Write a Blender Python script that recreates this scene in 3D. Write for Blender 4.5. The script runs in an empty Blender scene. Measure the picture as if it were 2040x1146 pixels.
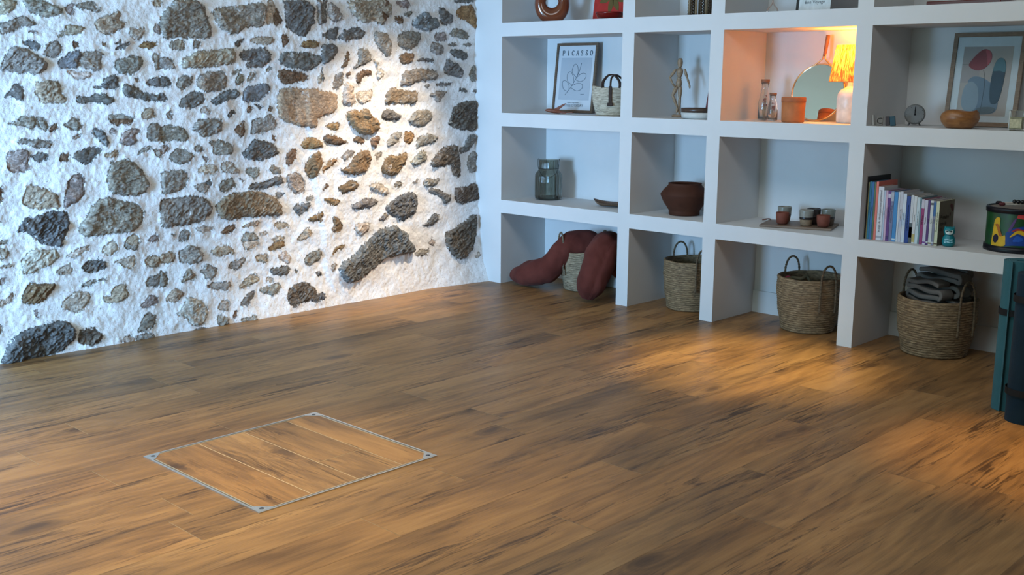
import bpy, bmesh, math, random
import numpy as np
from mathutils import Vector, Matrix, noise as mnoise
C = bpy.context.scene.collection
PI = math.pi
random.seed(7)
RNG = np.random.default_rng(11)

# ------------------------------------------------------------------ materials
def new_mat(name):
    m = bpy.data.materials.new(name); m.use_nodes = True
    nt = m.node_tree; nt.nodes.clear()
    out = nt.nodes.new('ShaderNodeOutputMaterial'); b = nt.nodes.new('ShaderNodeBsdfPrincipled')
    nt.links.new(b.outputs[0], out.inputs[0])
    return m, nt, b
def N(nt, t, **kw):
    n = nt.nodes.new(t)
    for k, v in kw.items():
        if k.startswith('i_'):
            key = k[2:]
            n.inputs[int(key) if key.isdigit() else key.replace('_', ' ')].default_value = v
        else: setattr(n, k, v)
    return n
def L(nt, a, b): nt.links.new(a, b)
def ramp(nt, fac, stops):
    r = nt.nodes.new('ShaderNodeValToRGB'); L(nt, fac, r.inputs[0])
    el = r.color_ramp.elements
    while len(el) < len(stops): el.new(0.5)
    for e, (p, c) in zip(el, stops):
        e.position = p; e.color = (*c, 1) if len(c) == 3 else c
    return r.outputs[0]
def mix(nt, fac, a, b, mode='MIX'):
    n = nt.nodes.new('ShaderNodeMix'); n.data_type = 'RGBA'; n.blend_type = mode
    for sock, v in ((n.inputs[0], fac), (n.inputs[6], a), (n.inputs[7], b)):
        if hasattr(v, 'links'): L(nt, v, sock)
        elif isinstance(v, (int, float)): sock.default_value = v
        else: sock.default_value = (*v, 1)
    return n.outputs[2]
def math_(nt, op, a, b=0.0, c=0.0, clamp=False):
    n = nt.nodes.new('ShaderNodeMath'); n.operation = op; n.use_clamp = clamp
    for sock, v in zip(n.inputs, (a, b, c)):
        if hasattr(v, 'links'): L(nt, v, sock)
        else: sock.default_value = v
    return n.outputs[0]
def noise(nt, vec, scale, detail=4, rough=0.55, dist=0.0):
    n = N(nt, 'ShaderNodeTexNoise', i_Scale=scale, i_Detail=detail, i_Roughness=rough, i_Distortion=dist)
    if vec is not None: L(nt, vec, n.inputs['Vector'])
    return n.outputs['Fac']
def mapping(nt, vec, scale=(1,1,1), rot=(0,0,0), loc=(0,0,0)):
    m = N(nt, 'ShaderNodeMapping'); m.inputs['Scale'].default_value = scale
    m.inputs['Rotation'].default_value = rot; m.inputs['Location'].default_value = loc
    L(nt, vec, m.inputs['Vector']); return m.outputs[0]
def bump(nt, b, h, strength=0.3, dist=0.01):
    n = N(nt, 'ShaderNodeBump', i_Strength=strength, i_Distance=dist)
    L(nt, h, n.inputs['Height']); L(nt, n.outputs[0], b.inputs['Normal'])
_simple = {}
def plain(name, col, rough=0.6, var=0.12, scale=30, metal=0.0, bmp=0.0, **kw):
    if name in _simple: return _simple[name]
    m, nt, b = new_mat(name)
    tc = N(nt, 'ShaderNodeTexCoord').outputs['Object']
    f = noise(nt, tc, scale)
    lo = tuple(max(0, c * (1 - var)) for c in col); hi = tuple(min(1, c * (1 + var)) for c in col)
    L(nt, ramp(nt, f, [(0.3, lo), (0.7, hi)]), b.inputs['Base Color'])
    b.inputs['Roughness'].default_value = rough; b.inputs['Metallic'].default_value = metal
    b.inputs['Specular IOR Level'].default_value = 0.28 if rough > .3 else 0.5
    if bmp: bump(nt, b, noise(nt, tc, scale * 5, 3), bmp, 0.003)
    for k, v in kw.items(): b.inputs[k.replace('_', ' ')].default_value = v
    _simple[name] = m; return m

def mat_plaster_white():
    m, nt, b = new_mat('white_painted_plaster')
    tc = N(nt, 'ShaderNodeTexCoord').outputs['Object']
    f = noise(nt, tc, 3, 4)
    L(nt, ramp(nt, f, [(0.3, (0.62, 0.62, 0.615)), (0.7, (0.66, 0.66, 0.655))]), b.inputs['Base Color'])
    b.inputs['Roughness'].default_value = 0.7
    bump(nt, b, noise(nt, tc, 260, 2), 0.05, 0.002)
    return m
def mat_wall_stone():
    m, nt, b = new_mat('lime_mortar_and_rubble_stone')
    tc = N(nt, 'ShaderNodeTexCoord').outputs['Object']
    col = N(nt, 'ShaderNodeAttribute', attribute_name='stone_tint').outputs['Color']
    sd = N(nt, 'ShaderNodeAttribute', attribute_name='stone_mask').outputs['Fac']
    # ragged edge between mortar and stone
    w = noise(nt, tc, 70, 5, 0.65)
    edge = math_(nt, 'ADD', sd, math_(nt, 'MULTIPLY', math_(nt, 'SUBTRACT', w, 0.5), 2.0))
    mask = N(nt, 'ShaderNodeMapRange', i_1=0.30, i_2=0.55); L(nt, edge, mask.inputs[0])
    mask.interpolation_type = 'SMOOTHSTEP'; mask = mask.outputs[0]
    # mortar
    mo = ramp(nt, noise(nt, tc, 11, 5, 0.6), [(0.25, (0.74, 0.715, 0.70)), (0.5, (0.84, 0.83, 0.825)), (0.8, (0.89, 0.885, 0.88))])
    speck = noise(nt, tc, 150, 2, 0.5)
    mo = mix(nt, ramp(nt, speck, [(0.28, (1,1,1)), (0.40, (0,0,0))]), mo, (0.50, 0.45, 0.41))
    # stone
    st = mapping(nt, tc, (1, 34, 130), (0.38, 0, 0))
    s1 = noise(nt, st, 1.0, 6, 0.75, 0.9)
    s2 = noise(nt, tc, 60, 7, 0.75, 0.8)
    s3 = noise(nt, tc, 9, 3, 0.6)
    v = math_(nt, 'ADD', math_(nt, 'MULTIPLY', s1, 0.5), math_(nt, 'MULTIPLY', s2, 0.5))
    k = ramp(nt, v, [(0.37, (0.22, 0.20, 0.19)), (0.44, (0.66, 0.64, 0.62)), (0.52, (1.0, 1.0, 1.0)), (0.61, (1.75, 1.75, 1.74))])  # crevice shade painted into the stone colour: darker where the bump is low
    sc = mix(nt, 1.0, col, k, 'MULTIPLY')
    sc = mix(nt, ramp(nt, s3, [(0.52, (0,0,0)), (0.66, (0.5,)*3)]), sc, mix(nt, 1.0, sc, (1.2, 1.0, 0.78), 'MULTIPLY'))
    # lime wash smeared over parts of the stones
    lw = noise(nt, tc, 17, 6, 0.75, 0.4)
    sc = mix(nt, ramp(nt, lw, [(0.60, (0,0,0)), (0.68, (0.75,)*3)]), sc, mo)
    L(nt, mix(nt, mask, mo, sc), b.inputs['Base Color'])
    b.inputs['Roughness'].default_value = 0.85
    hm = math_(nt, 'MULTIPLY', noise(nt, tc, 120, 4, 0.7), 0.5)
    hs = math_(nt, 'MULTIPLY', v, 3.0)
    h = math_(nt, 'ADD', math_(nt, 'MULTIPLY', hs, mask), math_(nt, 'MULTIPLY', hm, 1.0))
    bump(nt, b, h, 0.8, 0.005)
    return m
def mat_wood_floor(name='oak_laminate', gain=1.0):
    m, nt, b = new_mat(name)
    uv = N(nt, 'ShaderNodeUVMap', uv_map='grain').outputs[0]     # metres: across, along (offset per board)
    tone = N(nt, 'ShaderNodeAttribute', attribute_name='board_tone').outputs['Color']
    sep = N(nt, 'ShaderNodeSeparateColor'); L(nt, tone, sep.inputs[0])
    warp = noise(nt, mapping(nt, uv, (4, 1.6, 1)), 1.0, 3, 0.5)
    # knots, and the grain bending around them
    vo = N(nt, 'ShaderNodeTexVoronoi', i_Scale=1.0, i_Randomness=1.0)
    wob = mix(nt, 0.05, uv, N(nt, 'ShaderNodeTexNoise', i_Scale=16, i_Detail=4).outputs['Color'], 'LINEAR_LIGHT')
    L(nt, mapping(nt, wob, (5.2, 1.9, 1)), vo.inputs['Vector'])
    vc = N(nt, 'ShaderNodeSeparateColor'); L(nt, vo.outputs['Color'], vc.inputs[0])
    on = math_(nt, 'GREATER_THAN', vc.outputs[0], 0.50)
    dist = vo.outputs['Distance']
    swirl = math_(nt, 'MULTIPLY', math_(nt, 'POWER', 2.718, math_(nt, 'MULTIPLY', dist, -5.5)), on)
    # growth rings
    sx = N(nt, 'ShaderNodeSeparateXYZ'); L(nt, uv, sx.inputs[0])
    field = math_(nt, 'ADD', math_(nt, 'MULTIPLY', sx.outputs[0], 9.0),
                  math_(nt, 'MULTIPLY', noise(nt, mapping(nt, uv, (5, 0.9, 1)), 1.0, 2, 0.4), 9.0))
    field = math_(nt, 'ADD', field, math_(nt, 'MULTIPLY', swirl, 5.0))
    ring = math_(nt, 'SINE', math_(nt, 'MULTIPLY', field, 7.5))
    fine = noise(nt, mapping(nt, uv, (190, 7, 1)), 1.0, 5, 0.65)
    mid = noise(nt, mapping(nt, uv, (24, 1.8, 1)), 1.0, 6, 0.65, 0.5)
    big = noise(nt, mapping(nt, uv, (6, 1.1, 1)), 1.0, 3, 0.5, 0.5)
    v = math_(nt, 'ADD', math_(nt, 'MULTIPLY', big, 0.55), math_(nt, 'MULTIPLY', mid, 0.45))
    v = math_(nt, 'ADD', v, math_(nt, 'MULTIPLY', ring, 0.030))
    v = math_(nt, 'ADD', v, math_(nt, 'MULTIPLY', swirl, -0.16))
    v = math_(nt, 'ADD', v, math_(nt, 'MULTIPLY', math_(nt, 'SUBTRACT', fine, 0.5), 0.26))
    c = ramp(nt, v, [(0.28, (0.112*gain, 0.057*gain, 0.025*gain)), (0.41, (0.205*gain, 0.106*gain, 0.042*gain)),
                     (0.54, (0.310*gain, 0.160*gain, 0.060*gain)), (0.72, (0.42*gain, 0.230*gain, 0.090*gain))])
    # long dark cracks
    crack = noise(nt, mapping(nt, uv, (38, 2.8, 1), loc=(3.3, 1.7, 0)), 1.0, 7, 0.7, 1.6)
    zone = noise(nt, mapping(nt, uv, (6, 1.0, 1), loc=(9, 4, 0)), 1.0, 2, 0.5)
    cr = math_(nt, 'ADD', math_(nt, 'MULTIPLY', crack, 0.60), math_(nt, 'MULTIPLY', zone, 0.40))
    crm = ramp(nt, cr, [(0.540, (0,0,0)), (0.585, (0.50,)*3), (0.63, (0.92,)*3)])
    c = mix(nt, crm, c, (0.060*gain, 0.030*gain, 0.014*gain))
    kn = ramp(nt, dist, [(0.03, (0.95,)*3), (0.09, (0.7,)*3), (0.19, (0,0,0))])
    c = mix(nt, math_(nt, 'MULTIPLY', kn, on), c, (0.070*gain, 0.036*gain, 0.018*gain))
    c = mix(nt, 1.0, c, tone, 'MULTIPLY')
    L(nt, c, b.inputs['Base Color'])
    r = N(nt, 'ShaderNodeMapRange', i_3=0.33, i_4=0.48); L(nt, mid, r.inputs[0]); L(nt, r.outputs[0], b.inputs['Roughness'])
    b.inputs['Specular IOR Level'].default_value = 0.24
    bump(nt, b, math_(nt, 'ADD', fine, math_(nt, 'MULTIPLY', crm, -1.2)), 0.10, 0.0012)
    return m
def mat_wood(name, c0, c1, scale=(60, 60, 6), rough=0.45):
    if name in _simple: return _simple[name]
    m, nt, b = new_mat(name)
    tc = N(nt, 'ShaderNodeTexCoord').outputs['Object']
    f = noise(nt, mapping(nt, tc, scale), 1.0, 4, 0.6, 0.6)
    L(nt, ramp(nt, f, [(0.3, c0), (0.7, c1)]), b.inputs['Base Color'])
    b.inputs['Roughness'].default_value = rough; bump(nt, b, f, 0.1, 0.001)
    _simple[name] = m; return m
def mat_seagrass(name, c0, c1, c2):
    m, nt, b = new_mat(name)
    tc = N(nt, 'ShaderNodeTexCoord').outputs['Object']
    f = noise(nt, mapping(nt, tc, (30, 30, 170)), 1.0, 4, 0.7, 0.4)
    g = noise(nt, tc, 6, 3)
    c = ramp(nt, f, [(0.34, c0), (0.5, c1), (0.66, c2)])
    L(nt, mix(nt, ramp(nt, g, [(0.4, (0,0,0)), (0.7, (0.5,)*3)]), c, mix(nt, 1.0, c, (1.05, 0.95, 0.8), 'MULTIPLY')), b.inputs['Base Color'])
    b.inputs['Roughness'].default_value = 0.75
    bump(nt, b, f, 0.7, 0.003)
    return m
def mat_fabric(name, col, col2, weave=900, rough=0.9, big=8):
    if name in _simple: return _simple[name]
    m, nt, b = new_mat(name)
    tc = N(nt, 'ShaderNodeTexCoord').outputs['Object']
    L(nt, ramp(nt, noise(nt, tc, big, 4), [(0.3, col), (0.7, col2)]), b.inputs['Base Color'])
    b.inputs['Roughness'].default_value = rough; b.inputs['Specular IOR Level'].default_value = 0.15; b.inputs['Sheen Weight'].default_value = 0.04
    h = math_(nt, 'ADD', math_(nt, 'MULTIPLY', noise(nt, tc, weave, 2), 0.25), noise(nt, tc, 22, 3))
    bump(nt, b, h, 0.25, 0.006)
    _simple[name] = m; return m
def mat_glass(name, col, rough=0.03, trans=0.92, ior=1.45):
    m, nt, b = new_mat(name)
    b.inputs['Base Color'].default_value = (*col, 1); b.inputs['Roughness'].default_value = rough
    b.inputs['Transmission Weight'].default_value = trans; b.inputs['IOR'].default_value = ior
    return m
def mat_emit_shade():
    m, nt, b = new_mat('pleated_string_shade')
    tc = N(nt, 'ShaderNodeTexCoord').outputs['Object']
    f = noise(nt, mapping(nt, tc, (210, 210, 1.5)), 1.0, 3, 0.7)
    L(nt, ramp(nt, f, [(0.35, (0.40, 0.15, 0.045)), (0.65, (0.85, 0.48, 0.18))]), b.inputs['Base Color'])
    b.inputs['Roughness'].default_value = 0.8
    b.inputs['Transmission Weight'].default_value = 0.0
    tr = N(nt, 'ShaderNodeBsdfTranslucent'); L(nt, ramp(nt, f, [(0.40, (0.22, 0.05, 0.008)), (0.5, (0.50, 0.16, 0.028)), (0.60, (0.95, 0.60, 0.20))]), tr.inputs[0])
    mx = N(nt, 'ShaderNodeMixShader'); mx.inputs[0].default_value = 0.6
    L(nt, b.outputs[0], mx.inputs[1]); L(nt, tr.outputs[0], mx.inputs[2])
    L(nt, mx.outputs[0], [n for n in nt.nodes if n.type == 'OUTPUT_MATERIAL'][0].inputs[0])
    return m

# ------------------------------------------------------------------ object helpers
def tag(o, label, cat, group=None):
    o['label'] = label; o['category'] = cat
    if group: o['group'] = group
    return o
def thing(name, label, cat, loc=(0,0,0), rotz=0.0, group=None):
    o = bpy.data.objects.new(name, None); C.objects.link(o)
    o.empty_display_size = 0.05
    o.location = loc; o.rotation_euler = (0, 0, rotz)
    return tag(o, label, cat, group)
def mesh_obj(name, verts, faces, mat, parent=None, smooth=False, loc=None, rot=None):
    me = bpy.data.meshes.new(name); me.from_pydata(verts, [], faces); me.update()
    if smooth: me.polygons.foreach_set('use_smooth', [True] * len(me.polygons))
    o = bpy.data.objects.new(name, me); C.objects.link(o)
    for mm in (mat if isinstance(mat, (list, tuple)) else [mat]): me.materials.append(mm)
    if parent: o.parent = parent
    if loc: o.location = loc
    if rot: o.rotation_euler = rot
    return o
def bm_obj(name, bm, mat, parent=None, smooth=False, loc=None, rot=None):
    bmesh.ops.recalc_face_normals(bm, faces=bm.faces[:])
    me = bpy.data.meshes.new(name); bm.to_mesh(me); bm.free()
    if smooth: me.polygons.foreach_set('use_smooth', [True] * len(me.polygons))
    o = bpy.data.objects.new(name, me); C.objects.link(o)
    for mm in (mat if isinstance(mat, (list, tuple)) else [mat]): me.materials.append(mm)
    if parent: o.parent = parent
    if loc: o.location = loc
    if rot: o.rotation_euler = rot
    return o
def struct(o): o['kind'] = 'structure'; return o
def box_bm(x0, x1, y0, y1, z0, z1, bev=0.0, seg=2, bm=None):
    bm2 = bmesh.new()
    bmesh.ops.create_cube(bm2, size=1.0)
    for v in bm2.verts:
        v.co = Vector(((x0+x1)/2 + v.co.x*(x1-x0), (y0+y1)/2 + v.co.y*(y1-y0), (z0+z1)/2 + v.co.z*(z1-z0)))
    if bev: bmesh.ops.bevel(bm2, geom=bm2.edges[:], offset=bev, segments=seg, affect='EDGES', profile=0.5)
    if bm is None: return bm2
    me = bpy.data.meshes.new('t'); bm2.to_mesh(me); bm2.free(); bm.from_mesh(me); bpy.data.meshes.remove(me)
    return bm
def lathe(prof, seg=48, closed=False, fn=None):
    """prof: list of (r, z). fn(r, ang, z) -> (x, y, z)."""
    V, F = [], []
    n = len(prof)
    for i in range(seg):
        a = 2*PI*i/seg
        for r, z in prof:
            V.append(fn(r, a, z) if fn else (r*math.cos(a), r*math.sin(a), z))
    m = n if closed else n-1
    for i in range(seg):
        j = (i+1) % seg
        for k in range(m):
            k2 = (k+1) % n
            F.append((i*n+k, j*n+k, j*n+k2, i*n+k2))
    return V, F
def lathe_obj(name, prof, mat, parent=None, seg=48, smooth=True, fn=None, closed=False, loc=None, rot=None):
    V, F = lathe(prof, seg, closed, fn)
    o = mesh_obj(name, V, F, mat, parent, smooth, loc, rot)
    bm = bmesh.new(); bm.from_mesh(o.data); bmesh.ops.remove_doubles(bm, verts=bm.verts[:], dist=1e-6)
    bmesh.ops.recalc_face_normals(bm, faces=bm.faces[:]); bm.to_mesh(o.data); bm.free()
    if smooth: o.data.polygons.foreach_set('use_smooth', [True]*len(o.data.polygons))
    return o
def catmull(pts, n=8, closed=False):
    P = [Vector(p) for p in pts]; out = []
    m = len(P) if closed else len(P)-1
    for i in range(m):
        if closed: a, b, c, d = P[i-1], P[i], P[(i+1) % len(P)], P[(i+2) % len(P)]
        else: a, b, c, d = P[max(i-1, 0)], P[i], P[i+1], P[min(i+2, len(P)-1)]
        for k in range(n):
            t = k/n
            out.append(0.5*((2*b) + (c-a)*t + (2*a-5*b+4*c-d)*t*t + (-a+3*b-3*c+d)*t**3))
    if not closed: out.append(P[-1].copy())
    return out
def tube_vf(pts, rad, seg=8, closed=False, cap=True):
    """rad: number or list, or list of (ra, rb)"""
    n = len(pts)
    R = rad if isinstance(rad, (list, tuple)) else [rad]*n
    V, F = [], []
    up = None
    for i, p in enumerate(pts):
        p = Vector(p)
        a = Vector(pts[i-1]) if (i > 0 or closed) else p
        b = Vector(pts[(i+1) % n]) if (i < n-1 or closed) else p
        t = (b-a).normalized()
        if up is None:
            up = Vector((0, 0, 1)) if abs(t.z) < 0.9 else Vector((0, 1, 0))
        side = t.cross(up).normalized(); up = side.cross(t).normalized()
        ra, rb = R[i] if isinstance(R[i], (list, tuple)) else (R[i], R[i])
        for k in range(seg):
            an = 2*PI*k/seg
            V.append(tuple(p + side*math.cos(an)*ra + up*math.sin(an)*rb))
    m = n if closed else n-1
    for i in range(m):
        j = (i+1) % n
        for k in range(seg):
            l = (k+1) % seg
            F.append((i*seg+k, i*seg+l, j*seg+l, j*seg+k))
    if cap and not closed:
        F.append(tuple(range(seg-1, -1, -1))); F.append(tuple((n-1)*seg + k for k in range(seg)))
    return V, F
def tube_obj(name, pts, rad, mat, parent=None, seg=8, closed=False, smooth=True, loc=None, rot=None):
    V, F = tube_vf(pts, rad, seg, closed)
    return mesh_obj(name, V, F, mat, parent, smooth, loc, rot)
def merge(parts):
    V, F = [], []
    for v, f in parts:
        o = len(V); V += list(v); F += [tuple(i+o for i in q) for q in f]
    return V, F
def text_vf(s, size, extrude=0.0003, align='CENTER'):
    cu = bpy.data.curves.new('t', 'FONT'); cu.body = s; cu.size = size; cu.align_x = align; cu.align_y = 'CENTER'
    cu.extrude = extrude; cu.resolution_u = 3
    ob = bpy.data.objects.new('t', cu); C.objects.link(ob)
    dg = bpy.context.evaluated_depsgraph_get(); dg.update()
    me = bpy.data.meshes.new_from_object(ob.evaluated_get(dg))
    V = [tuple(v.co) for v in me.vertices]; F = [tuple(p.vertices) for p in me.polygons]
    bpy.data.objects.remove(ob); bpy.data.curves.remove(cu); bpy.data.meshes.remove(me)
    return V, F
def poly_prism(pts, y0, y1):
    """2D polygon in x,z extruded along y."""
    n = len(pts)
    V = [(x, y0, z) for x, z in pts] + [(x, y1, z) for x, z in pts]
    F = [tuple(range(n)), tuple(range(2*n-1, n-1, -1))] + [(i, i+n, (i+1) % n + n, (i+1) % n) for i in range(n)]
    return V, F
def blob2d(pts, n=6):
    return [(p.x, p.y) for p in catmull([(x, y, 0) for x, y in pts], n, True)]
def xf(VF, M):
    V, F = VF
    return [tuple(M @ Vector(v)) for v in V], F
# ================================================================== SETTING
CEIL = 2.65
X_L, X_R, Y_F, Y_B = -5.42, 2.2, -6.0, 0.455

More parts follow.
